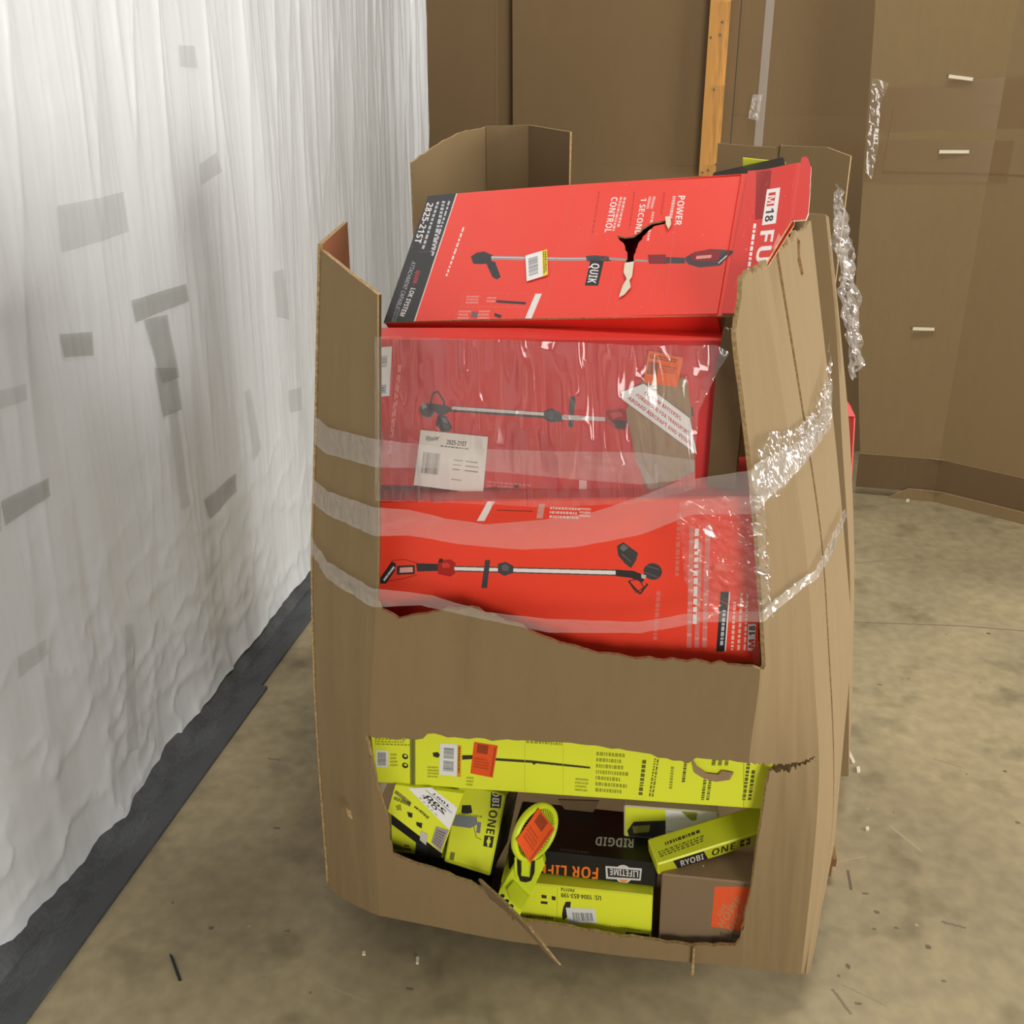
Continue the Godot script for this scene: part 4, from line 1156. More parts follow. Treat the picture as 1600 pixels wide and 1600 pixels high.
	p.poly([V2(0.2335, 0.3823), V2(0.25, 0.3783), V2(0.2552, 0.4063), V2(0.2352, 0.4144)], C(206, 64, 54))
	for i in 5:
		p.greek([V2(0.8768, 0.9018), V2(0.8889, 0.165), V2(0.8216, 0.9041)], 3, C(226, 150, 142) if i % 2 else C(216, 120, 112))
	p.greek([V2(0.8532, 0.7531), V2(0.8628, 0.1387), V2(0.838, 0.7536)], 1, white)
	p.greek([V2(0.8132, 0.4589), V2(0.8224, 0.0828), V2(0.7982, 0.459)], 1, C(222, 110, 100))
	p.greek([V2(0.757, 0.8576), V2(0.7702, 0.5371), V2(0.7415, 0.8582)], 1, C(222, 110, 100))
	p.poly([V2(0.9082, 0.5509), V2(0.9275, 0.5545), V2(0.9164, 0.9246), V2(0.8966, 0.9254)], C(40, 38, 42))
	p.poly([V2(0.9275, 0.5545), V2(0.9305, 0.5544), V2(0.9195, 0.9244), V2(0.9164, 0.9246)], white)
	p.greek([V2(0.915, 0.884), V2(0.9245, 0.5895), V2(0.9028, 0.8845)], 1, C(196, 196, 200))
	for k in [[V2(0.9392, 0.9154), V2(0.9467, 0.5736), V2(0.9286, 0.9159)], [V2(0.9543, 0.9148), V2(0.9629, 0.5115), V2(0.9438, 0.9152)], [V2(0.9679, 0.9142), V2(0.9761, 0.4961), V2(0.9589, 0.9146)]]:
		p.greek(k, 1, C(232, 190, 180))
	p.poly([V2(0.9722, 0.7496), V2(0.99, 0.749), V2(0.9875, 0.9214), V2(0.971, 0.9141)], white)
	p.text(mask("18"), [V2(0.9888, 0.8247), V2(0.9886, 0.757), V2(0.9738, 0.8253)], C(40, 38, 42))
	p.text(mask("M"), [V2(0.986, 0.9053), V2(0.9873, 0.8368), V2(0.9724, 0.9059)], C(206, 40, 32))
	p.scuffs(50, C(216, 76, 62))
	t = carton("tool_box_002", "lowest red trimmer box, its lower edge behind the wavy torn cardboard band", V3(-0.2173, 0.8705, -1.72), V3(0, 0, 4.8), V3(0.732, 0.32, 0.2), {"side": M.red, "front": mat(Color.WHITE, .42, p.tex())}, "red trimmer boxes")
	sticker(t, "torn_corner", [V2(0.98, 0.9137), V2(0.9978, 0.8484), V2(0.9998, 0.9942), V2(0.9862, 0.9948)], mat(C(226, 90, 76), .5), "", .004, .002)
	# ---- red box sticking out at the back right, and the dark one behind the top box, an upright lime card added for its top
	p = Pic.new(300, 520, C(180, 24, 28))
	p.poly([V2(0.9888, 0.1156), V2(1.0905, 0.1165), V2(1.0984, 0.4469), V2(1.0085, 0.4463)], C(206, 180, 184))
	p.poly([V2(1.0298, 0.2731), V2(1.0809, 0.2734), V2(1.0798, 0.3888), V2(1.027, 0.3739)], C(50, 60, 76))
	p.poly([V2(1.0256, 0.4901), V2(1.1028, 0.4905), V2(1.0903, 0.6222), V2(1.0257, 0.6219)], C(206, 196, 190))
	p.greek([V2(1.0285, 0.6514), V2(1.0562, 0.9342), V2(1.1062, 0.6517)], 2, C(220, 150, 140))
	t = carton("tool_box_003", "red box corner poking out behind the right edge of the bulk carton", V3(0.366, 0.803, -2.59), V3(0, 0, 4.3), V3(0.12, 0.235, 0.1), {"side": M.red, "front": mat(Color.WHITE, .45, p.tex()), "right": mat(C(214, 140, 122), .5)}, "red trimmer boxes")
	var wedge := Mb.new()
	var ws: Vector3 = t.get_meta("dims") / 2
	for sx in [-1.0, 1.0]:
		wedge.tri(M.red, [Vector3(sx * ws.x, ws.y, ws.z), Vector3(sx * ws.x, ws.y, -ws.z), Vector3(sx * (ws.x - .03), ws.y + .045, ws.z - .06)], [Vector3(sx, 0, 0), Vector3(sx, 0, 0), Vector3(sx, 0, 0)], [V2(0, 0), V2(1, 0), V2(0, 1)])
	wedge.quad(mat(C(222, 62, 58), .5), Vector3(-ws.x, ws.y + .002, ws.z), Vector3(ws.x, ws.y + .002, ws.z), Vector3(ws.x - .03, ws.y + .045, ws.z - .06), Vector3(-ws.x + .03, ws.y + .045, ws.z - .06), Vector3(0, .7, .5))
	obj("raised_flap", wedge.mesh(), t)
	p = Pic.new(512, 696, C(46, 48, 54))
	p.poly([V2(0.2897, 0.053), V2(0.6642, 0.0008), V2(0.6269, 0.1072), V2(0.2354, 0.1076)], C(196, 190, 160))
	p.greek([V2(0.3017, 0.0361), V2(0.6374, 0.0526), V2(0.3119, -0.0126)], 1, C(226, 228, 120))
	p.text(mask("20"), [V2(0.7666, 0.0797), V2(0.8836, 0.0799), V2(0.7732, -0.0001)], C(226, 226, 230))
	carton("tool_box_004", "dark printed box peeking out behind the raised end of the top red box", V3(0.114, 1.433, -2.21), V3(5.3, -1.6, 13.4), V3(0.145, 0.197, 0.135), {"side": M.black, "front": mat(Color.WHITE, .4, p.tex()), "top": M.black})
	var lc := Mb.new()
	plate(lc, M.yellow, [V3(0.0819, 1.5473, -2.27), V3(0.1684, 1.5396, -2.27), V3(0.1712, 1.5122, -2.27), V3(0.0859, 1.5008, -2.27)], .02)
	var lp := thing("lime_card", "lime green card standing upright behind the dark box at the back of the load", "box")  # card added upright so the lime falls in shade and reads darker
	obj("body", lc.mesh(), lp)

# ------------------------------------------------------------------ the lower opening
func build_lower_boxes() -> void:
	var yel := C(222, 229, 50)
	var ink := C(44, 44, 26)
	var fade := C(150, 156, 30)
	# long lime box right under the cardboard band
	var p := Pic.new(1800, 644, yel)
	p.poly([V2(0.1124, 0.3017), V2(0.1272, 0.299), V2(0.1055, 1.0695), V2(0.0917, 1.0728)], C(120, 122, 40))
	p.line([V2(0.1206, 0.3002)][0], [V2(0.0986, 1.0711)][0], 3, C(70, 70, 30))
	p.poly([V2(0.0112, 0.709), V2(0.0451, 0.7074), V2(0.0405, 0.8527), V2(0.0078, 0.8599)], C(222, 222, 214))
	p.bars([V2(0.0156, 0.7302), V2(0.0118, 0.8422), V2(0.0378, 0.7255)], C(90, 92, 92))
	p.greek([V2(0.011, 0.665), V2(0.1021, 0.6572), V2(0.0133, 0.5989)], 3, fade)
	p.greek([V2(0.0458, 0.846), V2(0.0663, 0.8415), V2(0.0497, 0.723)], 4, fade)
	for c in [[V2(0.0877, 0.7481)][0], [V2(0.0854, 0.8262)][0]]:
		p.ell(c, .008, .024, ink)
		p.ell(c + V2(.001, -.005), .004, .010, yel)
	p.poly([V2(0.161, 0.6996), V2(0.1745, 0.6913), V2(0.1805, 0.7174), V2(0.1732, 0.7408), V2(0.1618, 0.7323)], ink)
	p.poly([V2(0.237, 0.7054), V2(0.2667, 0.6991), V2(0.2661, 0.7319), V2(0.2362, 0.7438)], ink)
	p.poly([V2(0.2632, 0.7107), V2(0.413, 0.7112), V2(0.56, 0.7333), V2(0.5599, 0.7494), V2(0.4128, 0.733), V2(0.2628, 0.7326)], C(52, 50, 30))
	p.poly([V2(0.4161, 0.7214), V2(0.4258, 0.7193), V2(0.4223, 0.7472), V2(0.4159, 0.7431)], ink)
	p.greek([V2(0.1418, 0.9197), V2(0.1755, 0.9177), V2(0.1446, 0.8132)], 4, fade)
	p.greek([V2(0.2413, 0.9699), V2(0.2613, 0.9708), V2(0.2449, 0.8798)], 3, fade)
	p.greek([V2(0.4018, 0.574), V2(0.4942, 0.5763), V2(0.4023, 0.5314)], 1, fade)
	for x in [[930, 1172], [955, 1176], [968, 1178], [900, 1215], [935, 1216], [962, 1218]]:
		pass
	p.greek([V2(0.572, 0.9482), V2(0.6517, 0.9514), V2(0.5762, 0.5911)], 7, fade)
	p.greek([V2(0.5206, 0.9493), V2(0.556, 0.952), V2(0.5229, 0.8281)], 4, fade)
	p.greek([V2(0.6771, 0.9454), V2(0.687, 0.61), V2(0.6929, 0.9471)], 1, C(96, 98, 30))
	p.greek([V2(0.7039, 0.95), V2(0.7164, 0.6143), V2(0.7181, 0.952)], 2, C(110, 112, 30))
	p.greek([V2(0.7521, 0.8733), V2(0.7566, 0.6373), V2(0.7646, 0.8758)], 1, fade)
	p.greek([V2(0.7827, 0.8124), V2(0.7872, 0.6307), V2(0.795, 0.8095)], 1, C(80, 82, 30))
	p.greek([V2(0.8306, 0.9524), V2(0.8358, 0.7363), V2(0.8553, 0.9464)], 2, C(96, 98, 30))
	p.greek([V2(0.8517, 0.6588), V2(0.8548, 0.5433), V2(0.897, 0.6489)], 3, C(80, 82, 30))
	p.greek([V2(0.9288, 0.9287), V2(0.9354, 0.5989), V2(0.9562, 0.9222)], 2, C(90, 92, 30))
	p.line([V2(0.4027, 0.2492)][0], [V2(0.3932, 1.0015)][0], 2, C(184, 190, 40))
	p.line([V2(0.4968, 0.2322)][0], [V2(0.4913, 0.9783)][0], 2, C(184, 190, 40))
	p.line([V2(0.9219, 0.1554)][0], [V2(0.936, 0.992)][0], 3, C(150, 156, 30))
	var t := carton("tool_box_005", "long lime box lying across the opening just under the torn brown band", V3(-0.183, 0.555, -1.725), V3(0.3, 1, 2.26), V3(0.769, 0.275, 0.24), {"side": M.yellow, "front": mat(Color.WHITE, .5, p.tex())}, "lime tool boxes")
	p = Pic.new(160, 256, C(226, 226, 222))
	p.bars([V2(.22, .12), V2(.22, .46), V2(.8, .12)], C(90, 94, 104))
	p.bars([V2(.22, .54), V2(.22, .88), V2(.8, .54)], C(90, 94, 104))
	sticker(t, "bar_code_sticker", [V2(0.183, 0.6134), V2(0.2274, 0.6151), V2(0.2197, 0.891), V2(0.173, 0.8848)], mat(Color.WHITE, .5, p.tex()), "white bar code sticker")
	p = Pic.new(40, 256, C(214, 150, 30))
	p.greek([V2(.2, .05), V2(.2, .95), V2(.8, .05)], 1, C(90, 50, 20))
	sticker(t, "sticker_edge", [V2(0.2273, 0.6205), V2(0.2371, 0.6239), V2(0.2296, 0.8943), V2(0.2197, 0.891)], mat(Color.WHITE, .5, p.tex()))
	var osp := Pic.new(256, 320, C(226, 82, 24))
	osp.poly([V2(.15, .04), V2(.62, .04), V2(.62, .32), V2(.15, .32)], C(150, 56, 22))
	osp.greek([V2(.1, .8), V2(.8, .8), V2(.1, .45)], 4, C(176, 60, 18))
	osp.poly([V2(.86, .06), V2(.95, .06), V2(.95, .96), V2(.86, .96)], C(180, 64, 22))
	M.orange_print = mat(Color.WHITE, .5, osp.tex())
	sticker(t, "orange_sticker", [V2(0.2706, 0.5847), V2(0.3304, 0.6047), V2(0.3127, 0.8811), V2(0.2553, 0.8552)], M.orange_print, "orange paper sticker")
	sticker(t, "peeled_paper", [V2(0.8051, 0.585), V2(0.8213, 0.6707), V2(0.8432, 0.7134), V2(0.8707, 0.7179), V2(0.8794, 0.6843), V2(0.9068, 0.694), V2(0.8986, 0.754), V2(0.8654, 0.7774), V2(0.8376, 0.7571), V2(0.8157, 0.7195)], M.brown_carton, "peeled brown paper", .005, .002)
	# box with plus sign
	p = Pic.new(560, 1000, yel)
	p.poly([V2(0.6647, -0.0812), V2(0.9009, -0.0982), V2(0.9395, 0.1668), V2(0.733, 0.1949)], C(30, 28, 26))
	p.text(mask("RYOBI"), [V2(0.6674, -0.1513), V2(0.7688, 0.1809), V2(0.8096, -0.1676)], C(220, 220, 210))
	p.text(mask("ONE"), [V2(0.7254, 0.2119), V2(0.7506, 0.5221), V2(0.8963, 0.1978)], ink)
	p.poly([V2(0.7275, 0.5341), V2(0.9251, 0.5148), V2(0.9331, 0.6559), V2(0.7453, 0.6658)], ink)
	p.poly([V2(0.7969, 0.5772), V2(0.8765, 0.5709), V2(0.8765, 0.6105), V2(0.7969, 0.6169)], yel)
	p.poly([V2(0.8123, 0.5428), V2(0.8508, 0.5359), V2(0.8637, 0.6525), V2(0.8226, 0.652)], yel)
	p.poly([V2(0.0356, 0.395), V2(0.4992, 0.3455), V2(0.5425, 0.4325), V2(0.4156, 0.5024), V2(0.0283, 0.5391)], C(120, 124, 132))
	p.poly([V2(0.1566, 0.2635), V2(0.3377, 0.2321), V2(0.3937, 0.3167), V2(0.1707, 0.3872)], C(36, 34, 34))
	p.path([V2(0.4701, 0.4611), V2(0.5676, 0.5864), V2(0.681, 0.5979)], 8, C(70, 70, 50))
	p.poly([V2(0.5323, 0.4027), V2(0.6121, 0.3966), V2(0.6297, 0.5278), V2(0.5497, 0.5341)], C(120, 118, 132))
	p.greek([V2(0.1187, 0.3963), V2(0.7021, 0.3414), V2(0.1167, 0.3492)], 1, fade)
	p.poly([V2(0.1051, 0.8533), V2(0.1994, 0.8443), V2(0.2057, 0.9881), V2(0.1086, 0.9897)], C(120, 124, 50))
	p.poly([V2(-0.0169, 0.9479), V2(0.9776, 0.9431), V2(1.0037, 1.0186), V2(-0.0049, 1.0266)], C(196, 200, 40))
	var sp := Pic.new(400, 500, C(24, 23, 24))
	sp.greek([V2(.1, .3), V2(.9, .3), V2(.1, .1)], 3, C(120, 124, 40))
	sp.greek([V2(.1, .9), V2(.9, .9), V2(.1, .5)], 5, C(90, 90, 88))
	carton("tool_box_006", "lime tool box with a plus sign standing between white tag and green fan", V3(-0.359, 0.2749, -1.7), V3(-13.05, -4.43, -7.6), V3(0.1006, 0.1835, 0.15), {"side": M.yellow, "front": mat(Color.WHITE, .45, p.tex()), "right": mat(Color.WHITE, .45, sp.tex()), "bottom": M.black}, "lime tool boxes")
	# low left lime box with black pictures
	p = Pic.new(520, 550, yel)
	p.poly([V2(-0.0168, 0.0458), V2(0.5885, 0.5036), V2(0.9407, 0.7801), V2(0.9445, 1.1136), V2(0.5914, 1.1964), V2(0.4957, 0.7555), V2(-0.0198, 0.3978)], C(40, 38, 36))
	p.poly([V2(0.4721, 0.7326), V2(0.6833, 0.7533), V2(0.685, 1.0468), V2(0.449, 1.03)], C(52, 52, 56))
	p.poly([V2(0.0004, 0.8047), V2(0.2601, 0.8717), V2(0.2599, 0.952), V2(-0.0007, 0.9387)], fade)
	p.greek([V2(0.26, 0.9252), V2(0.3781, 0.9337), V2(0.2603, 0.7916)], 2, ink)
	p.poly([V2(-0.0248, 0.9827), V2(1.0616, 1.0952), V2(1.0635, 1.2296), V2(-0.0259, 1.1041)], C(34, 32, 38))
	p.poly([V2(0.4136, 1.0086), V2(0.685, 1.0334), V2(0.6853, 1.0871), V2(0.4136, 1.0759)], C(170, 166, 168))
	carton("tool_box_007", "small lime box with black tool print under the tilted white tag", V3(-0.488, 0.26, -1.69), V3(-2.2, 1, -1.7), V3(0.1165, 0.123, 0.11), {"side": M.yellow, "front": mat(Color.WHITE, .45, p.tex())}, "lime tool boxes")
	carton("tool_box_008", "flat black box lying under the plus sign box, barely seen", Vector3(-.455, .124, -1.71), Vector3(0, 0, -2), Vector3(.22, .08, .18), {"side": M.black})
	# tag box: lime blister card with white price sticker, lying askew
	p = Pic.new(700, 480, yel)
	var pl := func(k: Array) -> Array:
		var o := []
		for q in k:
			o.append(Vector3(q.x, q.y, 0))
		return o
	t = thing("blister_pack", "tilted lime pack with large white price sticker, leaning left of the plus sign box", "package", V3(-0.46, 0.33, -1.583), V3(-6, 0, 0))
	var corners: Array = pl.call([V2(-0.055, 0.0804), V2(0.0826, 0.0776), V2(0.0385, -0.0646), V2(-0.0719, 0.0169)])
	var own := func(k: Array) -> Array:   # plate coordinates (bilinear) of points given on the pack's plane
		var o := []
		for q in k:
			var u := V2(.5, .5)
			for it in 12:
				var c: Vector3 = corners[0].lerp(corners[1], u.x).lerp(corners[3].lerp(corners[2], u.x), u.y)
				var du: Vector3 = corners[1].lerp(corners[2], u.y) - corners[0].lerp(corners[3], u.y)
				var dv: Vector3 = corners[3].lerp(corners[2], u.x) - corners[0].lerp(corners[1], u.x)
				var e := V2(q.x - c.x, q.y - c.y)
				var det := du.x * dv.y - du.y * dv.x
				u += V2((e.x * dv.y - e.y * dv.x) / det, (du.x * e.y - du.y * e.x) / det)
			o.append(u)
		return o
	p.greek(own.call([V2(-0.0579, 0.0597), V2(-0.0241, 0.029), V2(-0.0525, 0.0705)]), 1, C(60, 52, 60))
	p.greek(own.call([V2(-0.0608, 0.0447), V2(-0.0267, 0.0316), V2(-0.0553, 0.0571)]), 1, C(90, 90, 40))
	p.poly(own.call([V2(-0.0557, 0.0337), V2(-0.0451, 0.038), V2(-0.0427, 0.0237), V2(-0.0532, 0.0223)]), fade)
	p.poly(own.call([V2(-0.0321, 0.0221), V2(-0.0203, 0.0208), V2(-0.0217, 0.0088), V2(-0.0296, 0.0107)]), C(40, 34, 36))
	p.poly(own.call([V2(-0.0139, 0.001), V2(-0.0007, -0.0002), V2(-0.0021, -0.0122), V2(-0.0127, -0.0077)]), C(40, 34, 36))
	p.greek(own.call([V2(-0.0188, 0.0327), V2(0.0151, 0.0049), V2(-0.0135, 0.0392)]), 1, ink)
	var bb := Mb.new()
	plate(bb, mat(Color.WHITE, .4, p.tex()), corners, .012)
	obj("pack", bb.mesh(), t)
	p = Pic.new(512, 360, C(236, 234, 234))
	p.text(mask("OFF"), [V2(.20, .62), V2(.20, .18), V2(.36, .62)], C(50, 48, 50))
	p.text(mask("290"), [V2(.34, .80), V2(.34, .22), V2(.56, .80)], C(34, 32, 34))
	p.poly([V2(.64, .08), V2(.67, .08), V2(.67, .92), V2(.64, .92)], C(60, 58, 60))
	p.text(mask("1091"), [V2(.86, .80), V2(.86, .2), V2(.73, .80)], C(70, 68, 70))
	p.greek([V2(.02, .7), V2(.16, .7), V2(.02, .2)], 5, C(190, 188, 190))
	bb = Mb.new()
	var st: Array = pl.call([V2(-0.0262, 0.0811), V2(0.0155, 0.082), V2(0.0724, 0.0446), V2(0.0569, -0.0042)]) if false else pl.call([V2(-0.0288, 0.0764), V2(0.0181, 0.0838), V2(0.0711, 0.0444), V2(0.0543, -0.0075)])
	for i in 4:
		st[i].z = .0012
	plate(bb, mat(Color.WHITE, .5, p.tex()), st, .001)
	obj("price_sticker", bb.mesh(), t).set_meta("label", "white price sticker with large figures")
	bb = Mb.new()
	var sv: Array = pl.call([V2(0.0281, -0.0037), V2(0.053, -0.0091), V2(0.0372, -0.0618), V2(0.0174, -0.0422)])
	for i in 4:
		sv[i].z = .0014
	p = Pic.new(160, 200, C(160, 150, 148))
	p.greek([V2(.1, .9), V2(.9, .9), V2(.1, .1)], 6, C(96, 86, 86))
	plate(bb, mat(Color.WHITE, .4, p.tex()), sv, .001)
	obj("silver_label", bb.mesh(), t)
	bb = Mb.new()
	var sw: Array = pl.call([V2(-0.0035, -0.0183), V2(0.0096, -0.0239), V2(0.0068, -0.0496), V2(-0.0063, -0.0395)])
	for i in 4:
		sw[i].z = .0014
	plate(bb, mat(C(190, 188, 180), .5), sw, .001)
	obj("small_label", bb.mesh(), t)
	# flat lime box with bar code label
	p = Pic.new(1100, 384, yel)
	p.text(mask("PK0124"), [V2(0.4909, 0.0074), V2(0.398, 0.011), V2(0.491, 0.0884)], ink)
	p.text(mask("US: 1004-853-199"), [V2(0.6678, 0.1105), V2(0.3979, 0.1329), V2(0.6683, 0.205)], ink)
	for k in [[845, 1402], [858, 1404], [840, 1412], [846, 1424], [858, 1418]]:
		pass
	p.greek([V2(0.1629, 0.8489), V2(0.3627, 0.8345), V2(0.1684, 0.6649)], 2, C(110, 112, 34))
	p.poly([V2(0.2698, 0.2164), V2(0.304, 0.2186), V2(0.3038, 0.287), V2(0.2695, 0.2848)], ink)
	p.poly([V2(0.3382, 0.2208), V2(0.3637, 0.2259), V2(0.3636, 0.3079), V2(0.338, 0.3029)], ink)
	p.poly([V2(0.265, 0.3549), V2(0.3122, 0.3527), V2(0.3077, 0.4092), V2(0.2648, 0.41)], ink)
	p.line([V2(0.3768, 0.0451)][0], [V2(0.3715, 0.7615)][0], 3, fade)
	p.poly([V2(0.4147, 0.4415), V2(0.4318, 0.3122), V2(0.4658, 0.3007), V2(0.4575, 0.5923), V2(0.4146, 0.7184), V2(0.406, 0.6102)], C(40, 36, 36))
	p.greek([V2(0.7221, 0.7489), V2(0.9671, 0.7723), V2(0.722, 0.7212)], 1, C(110, 112, 30))
	p.poly([V2(0.8328, 0.8205), V2(0.9928, 0.8185), V2(0.9954, 1.0267), V2(0.8345, 1.0155)], C(32, 30, 34))
	p.greek([V2(0.8512, 0.9814), V2(0.9779, 0.9771), V2(0.8502, 0.87)], 1, C(200, 190, 190))
	p.line([V2(0.9822, -0.0215)][0], [V2(0.9903, 0.9586)][0], 3, C(226, 230, 70))
	t = carton("tool_box_009", "lime box with a small bar code label, lowest in front of the opening", V3(-0.1499, 0.1462, -1.6896), V3(0, 0.6, 1.2), V3(0.305, 0.122, 0.2), {"side": M.yellow, "front": mat(Color.WHITE, .45, p.tex()), "right": mat(C(120, 112, 90), .5)}, "lime tool boxes")
	p = Pic.new(256, 128, C(214, 214, 210))
	p.bars([V2(.2, .3), V2(.88, .3), V2(.2, .85)], C(84, 86, 90))
	sticker(t, "bar_code_label", [V2(0.4318, 0.4356), V2(0.6229, 0.3975), V2(0.6412, 0.6943), V2(0.4489, 0.7621)], mat(Color.WHITE, .5, p.tex()), "small white bar code label")
	# black box, printed upside down
	p = Pic.new(1400, 260, C(22, 20, 20))
	p.text(mask("FOR LIFE"), [V2(0.6214, 0.4335), V2(0.2102, 0.5738), V2(0.6185, 0.9379)], C(236, 122, 30))
	p.greek([V2(0.619, 1.1341), V2(0.2975, 1.2982), V2(0.6187, 0.9939)], 1, C(196, 92, 24))
	p.ell([V2(0.7797, 0.5914)][0], .058, .40, C(206, 204, 202))
	p.ell([V2(0.7797, 0.5914)][0], .046, .33, C(234, 128, 36))
	p.poly([V2(0.6595, 0.3217), V2(0.9007, 0.251), V2(0.8951, 0.7809), V2(0.6655, 0.8738)], C(206, 204, 202))
	p.poly([V2(0.6725, 0.395), V2(0.8886, 0.3428), V2(0.8862, 0.7043), V2(0.6781, 0.7803)], C(40, 38, 40))
	p.text(mask("LIFETIME"), [V2(0.8803, 0.3767), V2(0.6854, 0.4131), V2(0.8817, 0.6523)], C(214, 212, 210))
	var tp := Pic.new(1400, 640, C(24, 22, 22))
	tp.text(mask("RIDGID"), [V2(0.8344, 0.5587), V2(0.5653, 0.5949), V2(0.8377, 0.7372)], C(214, 214, 214))
	tp.greek([V2(0.5409, 0.898), V2(0.3238, 0.8936), V2(0.5499, 0.97)], 1, C(80, 78, 78))
	carton("tool_box_010", "black box with orange upside-down lettering lying on the barcode lime box", V3(-0.1413, 0.2354, -1.6939), V3(-3, -1, 1.4), V3(0.3, 0.056, 0.16), {"side": M.black, "front": mat(Color.WHITE, .4, p.tex()), "top": mat(Color.WHITE, .4, tp.tex()), "right": M.black})
	# brown box with the orange square
	p = Pic.new(720, 780, C(124, 103, 76))
	p.poly([V2(0.5385, 0.091), V2(0.9373, 0.0457), V2(0.9291, 0.6485), V2(0.5309, 0.6364)], C(224, 84, 34))
	var kr := C(180, 126, 84)
	p.text(mask("THE"), [V2(0.5672, 0.4735), V2(0.6469, 0.2893), V2(0.608, 0.5025)], kr)
	p.text(mask("HOME"), [V2(0.5808, 0.5939), V2(0.7677, 0.1702), V2(0.6432, 0.6552)], kr)
	p.text(mask("DEPOT"), [V2(0.681, 0.6321), V2(0.8839, 0.1882), V2(0.7371, 0.6944)], kr)
	p.text(mask("How doers"), [V2(0.6225, 0.7467), V2(0.885, 0.7609), V2(0.6254, 0.6843)], C(70, 54, 40))
	p.text(mask("get more done."), [V2(0.5484, 0.829), V2(0.9169, 0.845), V2(0.5519, 0.7749)], C(70, 54, 40))
	p.line([V2(0.6851, -0.2211)][0], [V2(0.7364, 0.8902)][0], 3, C(140, 114, 88))
	carton("brown_box", "brown cardboard box with an orange printed square at the right of the opening", V3(0.1128, 0.1786, -1.6341), V3(0, 0.7, 1), V3(0.19, 0.188, 0.09), {"side": M.brown_carton, "front": mat(Color.WHITE, .75, p.tex())})
	# tilted lime box above the brown one
	p = Pic.new(1200, 300, C(196, 202, 34))
	p.greek([V2(0.04, 0.7904), V2(0.4276, 0.702), V2(0.0394, 0.544)], 3, C(96, 96, 30))
	p.greek([V2(0.1068, 0.4509), V2(0.4148, 0.3812), V2(0.112, 0.2596)], 1, C(70, 68, 28))
	p.line([V2(0.0008, 0.9732)][0], [V2(0.8659, 0.987)][0], 5, C(224, 226, 70))
	var lo := Pic.new(1200, 240, C(190, 196, 32))
	lo.poly([V2(.12, .1), V2(.36, .1), V2(.40, 1), V2(.16, 1)], C(28, 26, 28))
	lo.text(mask("RYOBI"), [V2(.18, .84), V2(.37, .84), V2(.17, .3)], C(206, 200, 190))
	lo.text(mask("ONE"), [V2(.42, .78), V2(.62, .78), V2(.42, .2)], ink)
	lo.poly([V2(.65, .2), V2(.73, .2), V2(.73, .78), V2(.65, .78)], ink)
	lo.poly([V2(.66, .44), V2(.72, .44), V2(.72, .54), V2(.66, .54)], yel)
	lo.poly([V2(.682, .26), V2(.698, .26), V2(.698, .72), V2(.682, .72)], yel)
	lo.poly([V2(.78, 0), V2(1, 0), V2(1, 1), V2(.8, 1)], C(30, 28, 26))
	carton("tool_box_011", "tilted lime tool box leaning above the brown box at the opening's right rim", V3(0.1167, 0.3183, -1.6563), V3(-65.07, -6.815, 30.216), V3(0.2631, 0.0554, 0.0492), {"side": M.yellow, "front": mat(Color.WHITE, .5, p.tex()), "bottom": mat(Color.WHITE, .5, lo.tex())}, "lime tool boxes")
	# white and lime pack with a battery picture
	p = Pic.new(720, 290, C(238, 238, 236))
	p.poly([V2(-0.0306, -0.0698), V2(0.4436, -0.1774), V2(0.4499, 1.3547), V2(-0.0316, 1.4784)], yel)
	p.poly([V2(0.0377, 0.7952), V2(0.1062, 0.4905), V2(0.4459, 0.3688), V2(0.4481, 0.9004), V2(0.0722, 1.1181)], C(44, 42, 46))
	p.poly([V2(0.0926, 0.6375), V2(0.2837, 0.5505), V2(0.2707, 0.7795), V2(0.1065, 0.861)], C(140, 140, 60))
	p.poly([V2(0.5649, -0.0641), V2(0.779, 0.0072), V2(0.7678, 0.2923), V2(0.7144, 0.305)], C(150, 160, 60))
	p.bars([V2(0.4608, 0.692), V2(0.462, 0.9793), V2(0.9168, 0.5807)], C(160, 160, 170))
	carton("battery_pack_box", "white and lime box with a black battery picture behind the tilted lime box", V3(0.0286, 0.301, -1.7328), V3(-6, -0.8, 3), V3(0.19, 0.073, 0.08), {"side": M.cream, "front": mat(Color.WHITE, .35, p.tex())})
	# odds behind: dark orange box, brown flap
	carton("orange_box", "dark orange box half hidden behind the black box", Vector3(-.13, .34, -1.90), Vector3(-12, 6, 4), Vector3(.22, .12, .12), {"side": M.orange, "front": mat(C(150, 46, 14), .5)})
	t = thing("cardboard_scrap", "pointed brown cardboard scrap hanging below the long lime box", "scrap")
	var sc := Mb.new()
	plate(sc, M.kraft_dark, [V3(-0.2106, 0.2817, -1.76), V3(-0.1234, 0.2905, -1.76), V3(-0.1538, 0.2115, -1.76), V3(-0.1677, 0.2129, -1.76)], .004)
	obj("scrap", sc.mesh(), t)

